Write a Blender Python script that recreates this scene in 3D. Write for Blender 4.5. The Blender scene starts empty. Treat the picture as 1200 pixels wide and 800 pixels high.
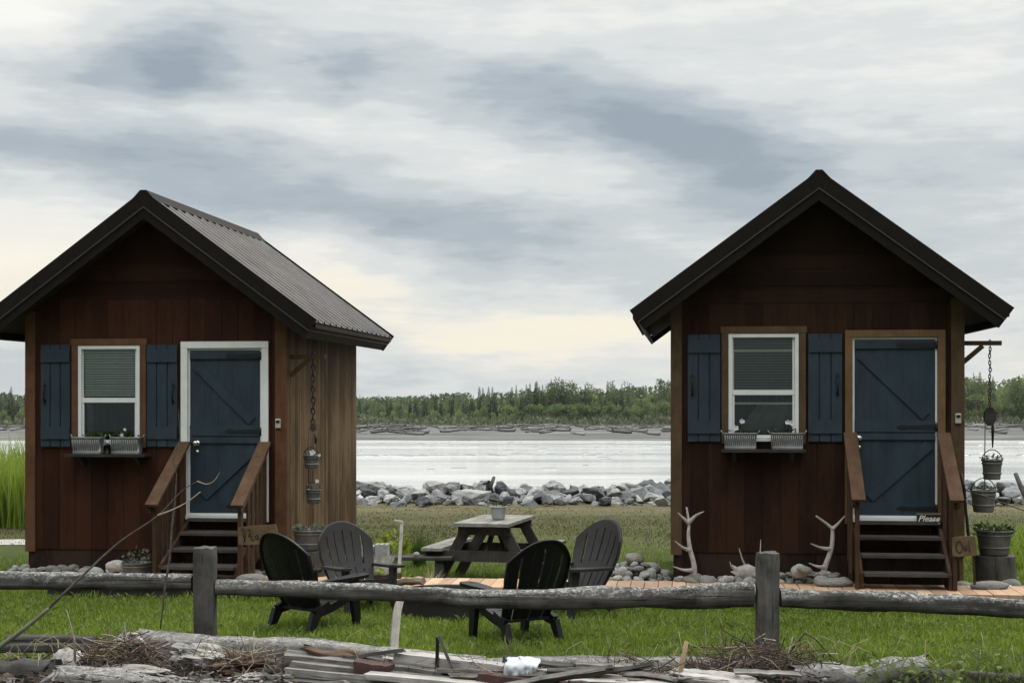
import bpy, bmesh, math, random
import numpy as np
from mathutils import Vector, Matrix, noise as mnoise
R = math.radians
sc = bpy.context.scene
C = sc.collection
rnd = random.Random(7)

# ------------------------------------------------------------------ camera
H = 2.2          # eye height above the lawn
FPX = 1734.0     # focal length in photo pixels (1200 wide)
HZ = 468.0       # photo row of the horizon
cd = bpy.data.cameras.new('camera'); cam = bpy.data.objects.new('camera', cd); C.objects.link(cam)
cam.location = (0, 0, H); cam.rotation_euler = (R(90), 0, 0)
cd.sensor_width = 36.0; cd.lens = 36.0 * FPX / 1200.0
cd.shift_y = (HZ - 400.0) / 1200.0
cd.clip_start = 0.1; cd.clip_end = 9000
sc.camera = cam

# ------------------------------------------------------------------ sky and sun
SUN_AZ, SUN_EL = R(38), R(48)      # behind the cabins and to the right, through thick cloud
w = bpy.data.worlds.new('World'); sc.world = w; w.use_nodes = True
nt = w.node_tree; nt.nodes.clear()
def N(t, **k):
    n = nt.nodes.new(t)
    for a, b in k.items(): setattr(n, a, b)
    return n
def L(a, b): nt.links.new(a, b)
def M(op, a, b=None, c=None, clamp=False):
    n = N('ShaderNodeMath', operation=op); n.use_clamp = clamp
    for i, v in enumerate((a, b, c)):
        if v is None: continue
        if isinstance(v, (int, float)): n.inputs[i].default_value = v
        else: L(v, n.inputs[i])
    return n.outputs[0]
def sstep(x, lo, hi, a=0.0, b=1.0):
    n = N('ShaderNodeMapRange', interpolation_type='SMOOTHSTEP')
    L(x, n.inputs[0]); n.inputs[1].default_value = lo; n.inputs[2].default_value = hi
    n.inputs[3].default_value = a; n.inputs[4].default_value = b
    return n.outputs[0]
def mixc(f, a, b):
    n = N('ShaderNodeMix', data_type='RGBA')
    if isinstance(f, float): n.inputs[0].default_value = f
    else: L(f, n.inputs[0])
    for i, v in ((6, a), (7, b)):
        if isinstance(v, tuple): n.inputs[i].default_value = v + (1,)
        else: L(v, n.inputs[i])
    return n.outputs[2]
tc = N('ShaderNodeTexCoord')
sep = N('ShaderNodeSeparateXYZ'); L(tc.outputs['Generated'], sep.inputs[0])
az = M('MULTIPLY', M('ARCTAN2', sep.outputs[0], sep.outputs[1]), 57.2958)
el = M('MULTIPLY', M('ARCSINE', sep.outputs[2]), 57.2958)
def fbm(sx, sy, seed, detail=6.0, rough=0.55):
    cb = N('ShaderNodeCombineXYZ')
    L(M('MULTIPLY', az, sx), cb.inputs[0]); L(M('MULTIPLY', el, sy), cb.inputs[1]); cb.inputs[2].default_value = seed
    n = N('ShaderNodeTexNoise'); L(cb.outputs[0], n.inputs[0]); n.inputs['Scale'].default_value = 1.0
    n.inputs['Detail'].default_value = detail; n.inputs['Roughness'].default_value = rough
    return n.outputs[0]
w1 = M('SUBTRACT', fbm(.16, .40, 3.1), .5)
w2 = M('SUBTRACT', fbm(.16, .40, 9.7), .5)
azw = M('ADD', az, M('MULTIPLY', w1, 4.2)); elw = M('ADD', el, M('MULTIPLY', w2, 1.9))
# cloud banks: azimuth, elevation, half width, half height, tilt, weight (+ dark belly, - bright gap)
BANKS = [(-13.0, 12.3, 2.6, .85, 2, 1.10), (-11.9, 13.8, 2.4, .75, 6, .42), (-6.4, 12.3, 1.7, .65, 0, .75),
         (.6, 11.7, 3.6, 1.1, -8, .55), (6.0, 10.2, 4.2, 1.25, -14, .72), (8.8, 9.1, 3.2, 1.1, -12, .62), (8.9, 7.4, 2.6, 1.0, -6, .32),
         (-15.8, 9.5, 5.0, .85, 0, .78), (-6.2, 7.5, 5.5, 1.0, -5, .66), (-13.2, 7.7, 3.2, .7, -4, .40), (-2.6, 5.9, 3.6, .7, -5, .46), (3.3, 6.0, 3.6, .8, -4, .36),
         (16.6, 7.6, 4.2, 1.8, 6, .30), (18.2, 4.9, 3.2, 1.0, 0, .30), (6.8, 4.3, 3.2, .9, 0, .28), (-19.6, 1.0, 3.2, .9, 0, .42), (-5.0, .9, 3.2, .8, 0, .40), (-11.0, 3.4, 3.0, .9, 0, .15),
         (-18.6, 14.2, 3.0, 1.0, 0, -.65), (-19.4, 5.2, 3.6, 1.5, 0, -.62), (-6.8, 4.6, 2.6, .9, -10, -.45), (1.2, 2.6, 5.2, .8, 4, -.50), (-1.5, 4.3, 4.0, .5, -8, .22), (-9.0, 10.6, 4.0, .6, -4, -.18), (13.0, 14.2, 5.0, 1.0, 0, -.15), (2.0, 14.6, 6.0, .8, 0, -.22)]
dens = M('ADD', M('MULTIPLY', M('SUBTRACT', fbm(.15, .62, 21.0, 7.0, .55), .5), 1.15), M('MULTIPLY', M('SUBTRACT', fbm(.5, 2.6, 4.0, 8.0, .60), .5), .55))
for a0, e0, sa, se, tilt, wt in BANKS:
    ct, st = math.cos(R(tilt)), math.sin(R(tilt))
    da = M('SUBTRACT', azw, a0); de = M('SUBTRACT', elw, e0)
    p = M('ADD', M('MULTIPLY', da, ct / sa), M('MULTIPLY', de, st / sa))
    q = M('SUBTRACT', M('MULTIPLY', de, ct / se), M('MULTIPLY', da, st / se))
    g = M('POWER', 2.71828, M('MULTIPLY', M('ADD', M('MULTIPLY', p, p), M('MULTIPLY', q, q)), -.6))
    dens = M('ADD', dens, M('MULTIPLY', g, wt))
ramp = N('ShaderNodeValToRGB'); L(M('ADD', M('MULTIPLY', dens, .55), .42), ramp.inputs[0])
cr = ramp.color_ramp; cr.interpolation = 'EASE'
cr.elements[0].position = 0.0; cr.elements[0].color = (1.0, .995, .95, 1)
cr.elements[1].position = 1.0; cr.elements[1].color = (.335, .395, .455, 1)
for p_, c_ in ((.24, (.90, .90, .875)), (.44, (.75, .775, .77)), (.62, (.595, .645, .665)), (.82, (.435, .495, .55))):
    e_ = cr.elements.new(p_); e_.color = c_ + (1,)
glow = M('MULTIPLY', sstep(el, 8.0, 3.0), sstep(dens, .12, -.5))
cloud = mixc(M('MULTIPLY', glow, .72), ramp.outputs[0], (1.0, .915, .71))
# unseen sky shaped for its light: dimmed behind the viewer, boosted overhead
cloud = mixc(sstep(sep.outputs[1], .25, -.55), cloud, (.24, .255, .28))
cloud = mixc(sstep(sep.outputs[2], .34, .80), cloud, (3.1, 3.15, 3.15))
sky = N('ShaderNodeTexSky', sky_type='NISHITA'); sky.sun_disc = False
sky.sun_elevation = SUN_EL; sky.sun_rotation = SUN_AZ; sky.air_density = 1.2; sky.dust_density = 2.0
bg_sky = N('ShaderNodeBackground'); L(sky.outputs[0], bg_sky.inputs[0]); bg_sky.inputs[1].default_value = .07
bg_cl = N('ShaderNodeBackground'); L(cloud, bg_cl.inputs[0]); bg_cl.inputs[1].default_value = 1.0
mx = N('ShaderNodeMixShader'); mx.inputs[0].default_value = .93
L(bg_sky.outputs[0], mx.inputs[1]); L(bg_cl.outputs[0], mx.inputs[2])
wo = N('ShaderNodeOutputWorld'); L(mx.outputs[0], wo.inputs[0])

sd = bpy.data.lights.new('sun', 'SUN'); sun = bpy.data.objects.new('sun', sd); C.objects.link(sun)
sd.energy = 1.5; sd.angle = R(14); sd.color = (1.0, .95, .86)
sv = Vector((math.sin(SUN_AZ) * math.cos(SUN_EL), math.cos(SUN_AZ) * math.cos(SUN_EL), math.sin(SUN_EL)))
sun.rotation_euler = (-sv).to_track_quat('-Z', 'Y').to_euler(); sun.location = (20, 30, 40)
sc.view_settings.view_transform = 'Standard'; sc.view_settings.look = 'None'
sc.view_settings.exposure = 0.0; sc.view_settings.gamma = 1.0; sc.view_settings.use_curve_mapping = False
sc.render.engine = 'CYCLES'

# ------------------------------------------------------------------ placing helpers
def P(px, py, Y):
    """world point seen at photo pixel (px, py) at the distance Y"""
    return Vector(((px - 600) / FPX * Y, Y, H - (py - HZ) / FPX * Y))
def G(px, py, z=0.0):
    Y = (H - z) * FPX / (py - HZ)
    return Vector(((px - 600) / FPX * Y, Y, z))

def tag(o, label=None, cat=None, group=None, kind=None):
    if label: o['label'] = label
    if cat: o['category'] = cat
    if group: o['group'] = group
    if kind: o['kind'] = kind
    return o
def empty(name, loc=(0, 0, 0), rz=0.0, label=None, cat=None, group=None):
    o = bpy.data.objects.new(name, None); C.objects.link(o); o.empty_display_size = .1
    o.location = loc; o.rotation_euler = (0, 0, rz)
    return tag(o, label, cat, group)

class MB:
    """collects shapes and links them as ONE mesh object"""
    def __init__(s): s.v = []; s.f = []; s.mi = []; s.cur = 0; s.sm = []
    def add(s, vs, fs, smooth=False):
        b = len(s.v); s.v += [tuple(v) for v in vs]
        for f in fs:
            s.f.append(tuple(i + b for i in f)); s.mi.append(s.cur); s.sm.append(smooth)
        return s
    def hexa(s, c8):
        return s.add(c8, [(0, 3, 2, 1), (4, 5, 6, 7), (0, 1, 5, 4), (1, 2, 6, 5), (2, 3, 7, 6), (3, 0, 4, 7)])
    def box(s, x0, x1, y0, y1, z0, z1):
        return s.hexa([(x0, y0, z0), (x1, y0, z0), (x1, y1, z0), (x0, y1, z0), (x0, y0, z1), (x1, y0, z1), (x1, y1, z1), (x0, y1, z1)])
    def bar(s, p0, p1, a, b, up=(0, 0, 1), a1=None, b1=None):
        """square bar from p0 to p1; a = width across, b = height along 'up'"""
        p0, p1 = Vector(p0), Vector(p1); d = (p1 - p0).normalized(); u = Vector(up)
        x = d.cross(u)
        if x.length < 1e-4: x = d.cross(Vector((0, 1, 0)))
        x.normalize(); u = x.cross(d).normalized()
        a1 = a if a1 is None else a1; b1 = b if b1 is None else b1
        vs = []
        for p, aa, bb in ((p0, a, b), (p1, a1, b1)):
            vs += [p - x * aa / 2 - u * bb / 2, p + x * aa / 2 - u * bb / 2, p + x * aa / 2 + u * bb / 2, p - x * aa / 2 + u * bb / 2]
        return s.add(vs, [(0, 3, 2, 1), (4, 5, 6, 7), (0, 1, 5, 4), (1, 2, 6, 5), (2, 3, 7, 6), (3, 0, 4, 7)])
    def tube(s, pts, rad, n=7, cap=True, jit=0.0, seed=0):
        pts = [Vector(p) for p in pts]
        if not isinstance(rad, (list, tuple)): rad = [rad] * len(pts)
        rr = random.Random(seed); vs = []; t0 = None
        for i, p in enumerate(pts):
            d = (pts[min(i + 1, len(pts) - 1)] - pts[max(i - 1, 0)]).normalized()
            if t0 is None:
                t0 = d.cross(Vector((0, 0, 1)))
                if t0.length < .05: t0 = d.cross(Vector((0, 1, 0)))
            t0 = (t0 - d * t0.dot(d)).normalized(); b = d.cross(t0)
            for k in range(n):
                a = 2 * math.pi * k / n; r = rad[i] * (1 + jit * (rr.random() - .5))
                vs.append(p + t0 * math.cos(a) * r + b * math.sin(a) * r)
        fs = []
        for i in range(len(pts) - 1):
            for k in range(n):
                fs.append((i * n + k, i * n + (k + 1) % n, (i + 1) * n + (k + 1) % n, (i + 1) * n + k))
        if cap: fs += [tuple(range(n - 1, -1, -1)), tuple((len(pts) - 1) * n + k for k in range(n))]
        return s.add(vs, fs, True)
    def lathe(s, prof, c=(0, 0, 0), n=20, sx=1.0, sy=1.0):
        vs = []; fs = []
        for r, z in prof:
            for k in range(n):
                a = 2 * math.pi * k / n
                vs.append((c[0] + r * sx * math.cos(a), c[1] + r * sy * math.sin(a), c[2] + z))
        for i in range(len(prof) - 1):
            for k in range(n):
                fs.append((i * n + k, i * n + (k + 1) % n, (i + 1) * n + (k + 1) % n, (i + 1) * n + k))
        return s.add(vs, fs, True)
    def prism(s, poly, y0, y1, axis='y'):
        """polygon in (x,z) pushed from y0 to y1 (or in (x,y) pushed along z, (y,z) along x)"""
        n = len(poly)
        def pt(a, b, t):
            return (a, t, b) if axis == 'y' else ((a, b, t) if axis == 'z' else (t, a, b))
        vs = [pt(a, b, y0) for a, b in poly] + [pt(a, b, y1) for a, b in poly]
        fs = [tuple(range(n)), tuple(range(2 * n - 1, n - 1, -1))]
        for i in range(n):
            j = (i + 1) % n; fs.append((i, i + n, j + n, j))
        return s.add(vs, fs)
    def leaf(s, p, d, l, wd, nrm=None):
        p = Vector(p); d = Vector(d).normalized()
        nrm = Vector(nrm) if nrm is not None else Vector((rnd.uniform(-1, 1), rnd.uniform(-1, 1), rnd.uniform(-.3, 1)))
        x = d.cross(nrm)
        if x.length < 1e-3: x = d.cross(Vector((1, .3, .2)))
        x = x.normalized() * wd / 2
        return s.add([p, p + d * l * .5 + x, p + d * l, p + d * l * .5 - x], [(0, 1, 2, 3)])
    def mesh(s, name, mats):
        me = bpy.data.meshes.new(name); me.from_pydata(s.v, [], s.f)
        if not isinstance(mats, (list, tuple)): mats = [mats]
        for m in mats: me.materials.append(m)
        me.polygons.foreach_set('material_index', s.mi)
        me.polygons.foreach_set('use_smooth', s.sm)
        bm = bmesh.new(); bm.from_mesh(me); bmesh.ops.recalc_face_normals(bm, faces=bm.faces); bm.to_mesh(me); bm.free()
        me.update(); return me
    def build(s, name, mats, parent=None, bevel=0.0):
        o = bpy.data.objects.new(name, s.mesh(name, mats)); C.objects.link(o)
        if parent is not None: o.parent = parent
        if bevel:
            b = o.modifiers.new('bevel', 'BEVEL'); b.width = bevel; b.segments = 2; b.limit_method = 'ANGLE'; b.angle_limit = R(40)
        return o
def copy_tree(o, parent=None):
    c = o.copy(); C.objects.link(c)
    if parent is not None: c.parent = parent
    for ch in [x for x in list(C.objects) if x.parent == o]: copy_tree(ch, c)
    return c

# ------------------------------------------------------------------ materials
def newmat(name):
    m = bpy.data.materials.new(name); m.use_nodes = True
    t = m.node_tree; b = t.nodes['Principled BSDF']
    return m, t, b
def nd(t, kind, **k):
    n = t.nodes.new(kind)
    for a, b in k.items(): setattr(n, a, b)
    return n
def ramp_node(t, fac, stops):
    r = nd(t, 'ShaderNodeValToRGB'); t.links.new(fac, r.inputs[0])
    el = r.color_ramp.elements
    el[0].position, el[0].color = stops[0][0], tuple(stops[0][1]) + (1,)
    el[1].position, el[1].color = stops[-1][0], tuple(stops[-1][1]) + (1,)
    for p, c in stops[1:-1]:
        e = el.new(p); e.color = tuple(c) + (1,)
    return r.outputs[0]
def noise_node(t, vec, scale, detail=5, rough=.55, dist=0.0):
    n = nd(t, 'ShaderNodeTexNoise'); n.inputs['Scale'].default_value = scale
    n.inputs['Detail'].default_value = detail; n.inputs['Roughness'].default_value = rough; n.inputs['Distortion'].default_value = dist
    if vec is not None: t.links.new(vec, n.inputs['Vector'])
    return n.outputs[0]
def mapped(t, scale, coord='Object', loc=(0, 0, 0)):
    c = nd(t, 'ShaderNodeTexCoord'); m = nd(t, 'ShaderNodeMapping')
    m.inputs['Scale'].default_value = scale; m.inputs['Location'].default_value = loc
    t.links.new(c.outputs[coord], m.inputs['Vector']); return m.outputs[0]
def mixn(t, f, a, b, blend='MIX'):
    n = nd(t, 'ShaderNodeMix', data_type='RGBA', blend_type=blend)
    for i, v in ((0, f), (6, a), (7, b)):
        if isinstance(v, (int, float)): n.inputs[i].default_value = v
        elif isinstance(v, tuple): n.inputs[i].default_value = v + (1,) if len(v) == 3 else v
        else: t.links.new(v, n.inputs[i])
    return n.outputs[2]
def bump_node(t, b, h, strength, dist=.01):
    n = nd(t, 'ShaderNodeBump'); n.inputs['Strength'].default_value = strength; n.inputs['Distance'].default_value = dist
    t.links.new(h, n.inputs['Height']); t.links.new(n.outputs[0], b.inputs['Normal'])
def plain(name, col, rough=.6, metal=0.0, var=.25, scale=12.0, bump=.0, spec=.5, stretch=(1, 1, 1)):
    m, t, b = newmat(name)
    v = mapped(t, stretch)
    n = noise_node(t, v, scale, 6, .6)
    lo = tuple(c * (1 - var) for c in col); hi = tuple(min(1, c * (1 + var)) for c in col)
    t.links.new(ramp_node(t, n, [(.3, lo), (.7, hi)]), b.inputs['Base Color'])
    b.inputs['Roughness'].default_value = rough; b.inputs['Metallic'].default_value = metal
    b.inputs['Specular IOR Level'].default_value = spec
    if bump: bump_node(t, b, n, bump)
    return m
def wood(name, dark, mid, light, axis=0, rough=.8, bump=.5, fine=60.0, coarse=7.0, crack=.35, spec=.12, objrand=.0):
    """weathered wood with the grain along one object axis"""
    m, t, b = newmat(name)
    s1 = [1, 1, 1]; s1[axis] = .07
    v = mapped(t, tuple(s1))
    g = noise_node(t, v, fine, 5, .65, .3); c = noise_node(t, v, coarse, 6, .6)
    blot = noise_node(t, mapped(t, (1, 1, 1)), 5.0, 6, .65)
    a = nd(t, 'ShaderNodeMath', operation='ADD'); t.links.new(g, a.inputs[0]); t.links.new(c, a.inputs[1])
    a2 = nd(t, 'ShaderNodeMath', operation='MULTIPLY'); t.links.new(a.outputs[0], a2.inputs[0]); a2.inputs[1].default_value = .5
    col = ramp_node(t, a2.outputs[0], [(.34, dark), (.5, mid), (.66, light)])
    col = mixn(t, .5, col, ramp_node(t, blot, [(.3, dark), (.7, light)]))
    s2 = [1, 1, 1]; s2[axis] = .03
    ck = noise_node(t, mapped(t, tuple(s2)), 34.0, 3, .5)
    ckm = ramp_node(t, ck, [(.30, (1, 1, 1)), (.38, (0, 0, 0))])
    cf = nd(t, 'ShaderNodeMath', operation='MULTIPLY'); t.links.new(ckm, cf.inputs[0]); cf.inputs[1].default_value = crack
    col = mixn(t, cf.outputs[0], col, tuple(x * .35 for x in dark))
    if objrand:
        oi = nd(t, 'ShaderNodeObjectInfo')
        col = mixn(t, 1.0, col, ramp_node(t, oi.outputs['Random'], [(0, (1 - objrand,) * 3), (1, (1 + objrand * .6,) * 3)]), 'MULTIPLY')
    t.links.new(col, b.inputs['Base Color']); b.inputs['Roughness'].default_value = rough
    b.inputs['Specular IOR Level'].default_value = spec
    hh = nd(t, 'ShaderNodeMath', operation='SUBTRACT'); t.links.new(a2.outputs[0], hh.inputs[0]); t.links.new(cf.outputs[0], hh.inputs[1])
    bump_node(t, b, hh.outputs[0], bump, .012)
    return m
def siding(name, dark, mid, light, width, run=0, grain=2):
    """stained boards: each board its own tint, streaked along the grain"""
    m, t, b = newmat(name)
    c = nd(t, 'ShaderNodeTexCoord'); sp = nd(t, 'ShaderNodeSeparateXYZ'); t.links.new(c.outputs['Object'], sp.inputs[0])
    dv = nd(t, 'ShaderNodeMath', operation='DIVIDE'); t.links.new(sp.outputs[run], dv.inputs[0]); dv.inputs[1].default_value = width
    fl = nd(t, 'ShaderNodeMath', operation='FLOOR'); t.links.new(dv.outputs[0], fl.inputs[0])
    wn = nd(t, 'ShaderNodeTexWhiteNoise', noise_dimensions='1D'); t.links.new(fl.outputs[0], wn.inputs['W'])
    s = [1, 1, 1]; s[grain] = .06
    g = noise_node(t, mapped(t, tuple(s)), 45.0, 5, .65, .2)
    bl = noise_node(t, mapped(t, (1, 1, .35)), 2.6, 6, .65)
    a = nd(t, 'ShaderNodeMath', operation='MULTIPLY_ADD'); t.links.new(wn.outputs[0], a.inputs[0]); a.inputs[1].default_value = .24; t.links.new(bl, a.inputs[2])
    a2 = nd(t, 'ShaderNodeMath', operation='MULTIPLY_ADD'); t.links.new(g, a2.inputs[0]); a2.inputs[1].default_value = .55; t.links.new(a.outputs[0], a2.inputs[2])
    col = ramp_node(t, a2.outputs[0], [(.58, dark), (.86, mid), (1.08, light)])
    # rain splash bleaching and scuffs low on the wall
    sc_ = noise_node(t, mapped(t, (1.5, 1.5, .5)), 9.0, 7, .7)
    mz = nd(t, 'ShaderNodeMapRange'); t.links.new(sp.outputs[2], mz.inputs[0]); mz.inputs[1].default_value = 1.3; mz.inputs[2].default_value = .2
    mm = nd(t, 'ShaderNodeMath', operation='MULTIPLY'); t.links.new(mz.outputs[0], mm.inputs[0])
    t.links.new(ramp_node(t, sc_, [(.58, (0, 0, 0)), (.75, (.55, .55, .55))]), mm.inputs[1])
    col = mixn(t, mm.outputs[0], col, (.085, .06, .045))
    t.links.new(col, b.inputs['Base Color']); b.inputs['Roughness'].default_value = .75; b.inputs['Specular IOR Level'].default_value = .12
    bump_node(t, b, g, .35, .006)
    return m
def rockmat(name, dark, light, scale=4.0, rand=.35, speck=.4):
    m, t, b = newmat(name)
    oi = nd(t, 'ShaderNodeObjectInfo')
    ad = nd(t, 'ShaderNodeVectorMath', operation='ADD'); c = nd(t, 'ShaderNodeTexCoord')
    t.links.new(c.outputs['Object'], ad.inputs[0])
    ml = nd(t, 'ShaderNodeMath', operation='MULTIPLY'); t.links.new(oi.outputs['Random'], ml.inputs[0]); ml.inputs[1].default_value = 37.0
    t.links.new(ml.outputs[0], ad.inputs[1])
    n = noise_node(t, ad.outputs[0], scale, 9, .65, .4)
    f = noise_node(t, ad.outputs[0], scale * 9, 4, .7)
    col = ramp_node(t, n, [(.3, dark), (.72, light)])
    col = mixn(t, speck, col, ramp_node(t, f, [(.35, dark), (.65, light)]))
    col = mixn(t, 1.0, col, ramp_node(t, oi.outputs['Random'], [(0, (1 - rand,) * 3), (1, (1 + rand,) * 3)]), 'MULTIPLY')
    t.links.new(col, b.inputs['Base Color']); b.inputs['Roughness'].default_value = .85; b.inputs['Specular IOR Level'].default_value = .3
    bump_node(t, b, n, .6, .06)
    return m
def leafmat(name, c1, c2, scale=3.0, trans=.35, coord='Object', rand=0.0, spec=.2):
    m, t, b = newmat(name)
    n = noise_node(t, mapped(t, (1, 1, 1), coord), scale, 5, .7)
    col = ramp_node(t, n, [(.3, c1), (.7, c2)])
    if rand:
        oi = nd(t, 'ShaderNodeObjectInfo')
        col = mixn(t, 1.0, col, ramp_node(t, oi.outputs['Random'], [(0, (1 - rand, 1 - rand, 1 - rand * .6)), (1, (1 + rand, 1 + rand * .8, 1 + rand * .3))]), 'MULTIPLY')
    t.links.new(col, b.inputs['Base Color']); b.inputs['Roughness'].default_value = .65; b.inputs['Specular IOR Level'].default_value = spec
    tr = nd(t, 'ShaderNodeBsdfTranslucent'); t.links.new(col, tr.inputs[0])
    mxs = nd(t, 'ShaderNodeMixShader'); mxs.inputs[0].default_value = trans
    t.links.new(b.outputs[0], mxs.inputs[1]); t.links.new(tr.outputs[0], mxs.inputs[2])
    t.links.new(mxs.outputs[0], t.nodes['Material Output'].inputs[0])
    return m
# ------------------------------------------------------------------ the ground, the river, the far shore
def ground_material():
    m, t, b = newmat('ground')
    pos = nd(t, 'ShaderNodeNewGeometry'); sp = nd(t, 'ShaderNodeSeparateXYZ'); t.links.new(pos.outputs['Position'], sp.inputs[0])
    big = noise_node(t, pos.outputs['Position'], .45, 6, .6); mid = noise_node(t, pos.outputs['Position'], 2.2, 8, .7)
    fine = noise_node(t, pos.outputs['Position'], 14.0, 8, .75)
    st = nd(t, 'ShaderNodeMapping'); st.inputs['Scale'].default_value = (.25, 1.6, 1); t.links.new(pos.outputs['Position'], st.inputs[0])
    streak = noise_node(t, st.outputs[0], 1.3, 7, .7)
    lawn = ramp_node(t, mid, [(.3, (.028, .044, .010)), (.7, (.065, .088, .018))])
    dry = ramp_node(t, streak, [(.30, (.034, .050, .012)), (.48, (.064, .068, .024)), (.62, (.096, .088, .042)), (.78, (.16, .14, .082))])
    dry = mixn(t, .45, dry, ramp_node(t, fine, [(.3, (.030, .033, .013)), (.7, (.105, .095, .055))]))
    grav = ramp_node(t, fine, [(.3, (.12, .115, .10)), (.7, (.34, .32, .29))])
    far = ramp_node(t, mid, [(.3, (.03, .042, .022)), (.7, (.05, .066, .034))])
    def ymask(lo, hi, amp=0.0):
        a = nd(t, 'ShaderNodeMath', operation='MULTIPLY_ADD'); t.links.new(big, a.inputs[0]); a.inputs[1].default_value = amp; t.links.new(sp.outputs[1], a.inputs[2])
        r = nd(t, 'ShaderNodeMapRange', interpolation_type='SMOOTHSTEP'); t.links.new(a.outputs[0], r.inputs[0])
        r.inputs[1].default_value = lo + amp * .5; r.inputs[2].default_value = hi + amp * .5
        return r.outputs[0]
    track = mixn(t, ymask(27.2, 29.0, 1.2), dry, ramp_node(t, streak, [(.3, (.066, .060, .030)), (.7, (.15, .132, .076))]))
    col = mixn(t, ymask(19.5, 24.5, 6.0), lawn, track)
    col = mixn(t, ymask(30.6, 31.6, .8), col, grav)
    barst = nd(t, 'ShaderNodeMapping'); barst.inputs['Scale'].default_value = (.05, .30, 1); t.links.new(pos.outputs['Position'], barst.inputs[0])
    bar = ramp_node(t, noise_node(t, barst.outputs[0], 1.0, 7, .7), [(.36, (.045, .046, .044)), (.5, (.105, .105, .099)), (.64, (.21, .205, .195))])
    col = mixn(t, ymask(120.0, 140.0), col, bar)
    col = mixn(t, ymask(268.0, 280.0, 20.0), col, far)
    t.links.new(col, b.inputs['Base Color']); b.inputs['Roughness'].default_value = .95; b.inputs['Specular IOR Level'].default_value = .1
    bump_node(t, b, fine, .7, .05)
    return m
rows = [(-60, 0), (0, 0), (8, 0), (16, 0), (24, .0), (30, .02), (32.4, .02), (33.2, -.5), (37.5, -3.5), (60, -4), (172, -4), (184, -3.3), (188.5, -2.98), (200, -2.80), (240, -2.70), (276, -2.6), (290, -2.5), (340, -2.2), (700, -2.2), (1800, -.5), (6000, 1)]
cols = [-3000, -600, -200, -80, -30, -12, 0, 12, 30, 80, 200, 600, 3000]
g = MB(); vs = [(x, y, z) for y, z in rows for x in cols]; nc = len(cols)
g.add(vs, [(r * nc + c, r * nc + c + 1, (r + 1) * nc + c + 1, (r + 1) * nc + c) for r in range(len(rows) - 1) for c in range(nc - 1)], True)
tag(g.build('ground', ground_material()), kind='structure')

def river_material():
    m, t, b = newmat('river_water')
    b.inputs['Base Color'].default_value = (.23, .24, .235, 1); b.inputs['Roughness'].default_value = .12; b.inputs['IOR'].default_value = 1.33
    b.inputs['Specular IOR Level'].default_value = .6
    pos = nd(t, 'ShaderNodeNewGeometry')
    mp = nd(t, 'ShaderNodeMapping'); mp.inputs['Scale'].default_value = (.12, .5, 1); t.links.new(pos.outputs['Position'], mp.inputs[0])
    a = noise_node(t, mp.outputs[0], 1.3, 6, .65, .6)
    mp2 = nd(t, 'ShaderNodeMapping'); mp2.inputs['Scale'].default_value = (.02, .09, 1); t.links.new(pos.outputs['Position'], mp2.inputs[0])
    c = noise_node(t, mp2.outputs[0], 1.0, 5, .6, .5)
    sm = nd(t, 'ShaderNodeMath', operation='ADD'); t.links.new(a, sm.inputs[0]); t.links.new(c, sm.inputs[1])
    mp3 = nd(t, 'ShaderNodeMapping'); mp3.inputs['Scale'].default_value = (.5, 1.1, 1); t.links.new(pos.outputs['Position'], mp3.inputs[0])
    sm2 = nd(t, 'ShaderNodeMath', operation='MULTIPLY_ADD'); t.links.new(noise_node(t, mp3.outputs[0], 1.6, 5, .6), sm2.inputs[0]); sm2.inputs[1].default_value = .5; t.links.new(sm.outputs[0], sm2.inputs[2])
    bump_node(t, b, sm2.outputs[0], .55, .35)
    # silt streaks in the current
    col = ramp_node(t, c, [(.36, (.26, .268, .264)), (.5, (.44, .445, .43)), (.64, (.58, .58, .56))]); t.links.new(col, b.inputs['Base Color'])
    return m
wv = MB(); wv.add([(-900, 34, -3), (900, 34, -3), (900, 191, -3), (-900, 191, -3)], [(0, 1, 2, 3)])
tag(wv.build('river', river_material()), kind='structure')
def ripples():
    """the line of broken water over a shoal, far out in the current"""
    mb = MB(); rr = random.Random(5)
    for i in range(620):
        x = rr.uniform(-70, 95); y = 139 + 2.2 * math.sin(x * .06) + rr.gauss(0, 1.0) + (rr.uniform(-30, 60) if rr.random() < .38 else 0)
        l = rr.uniform(.25, 1.5); hh = rr.uniform(.03, .11); d = rr.uniform(.12, .34)
        mb.add([(x, y - d, -3.01), (x + l, y - d * .6, -3.01), (x + l * .85, y, -3 + hh), (x + l * .2, y, -3 + hh * .8), (x + l, y + d, -3.01), (x, y + d, -3.01)],
               [(0, 1, 2, 3), (3, 2, 4, 5)], True)
    m = plain('riffle_water', (.16, .17, .17), .25, 0, .2, 4)
    tag(mb.build('river_riffles', m), kind='structure')
ripples()
pm = MB(); pv = []
for i in range(15):
    x = -16 + i * .9; y = 22.6 + .25 * math.sin(i * .8)
    pv += [(x, y - .42 - .06 * math.sin(i * 2.1), .008), (x, y + .5 + .08 * math.sin(i * 1.3), .008)]
pm.add(pv, [(2 * i, 2 * i + 2, 2 * i + 3, 2 * i + 1) for i in range(14)])
tag(pm.build('gravel_path', plain('path_gravel', (.30, .285, .26), .95, 0, .45, 18, .5)), kind='structure')

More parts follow.
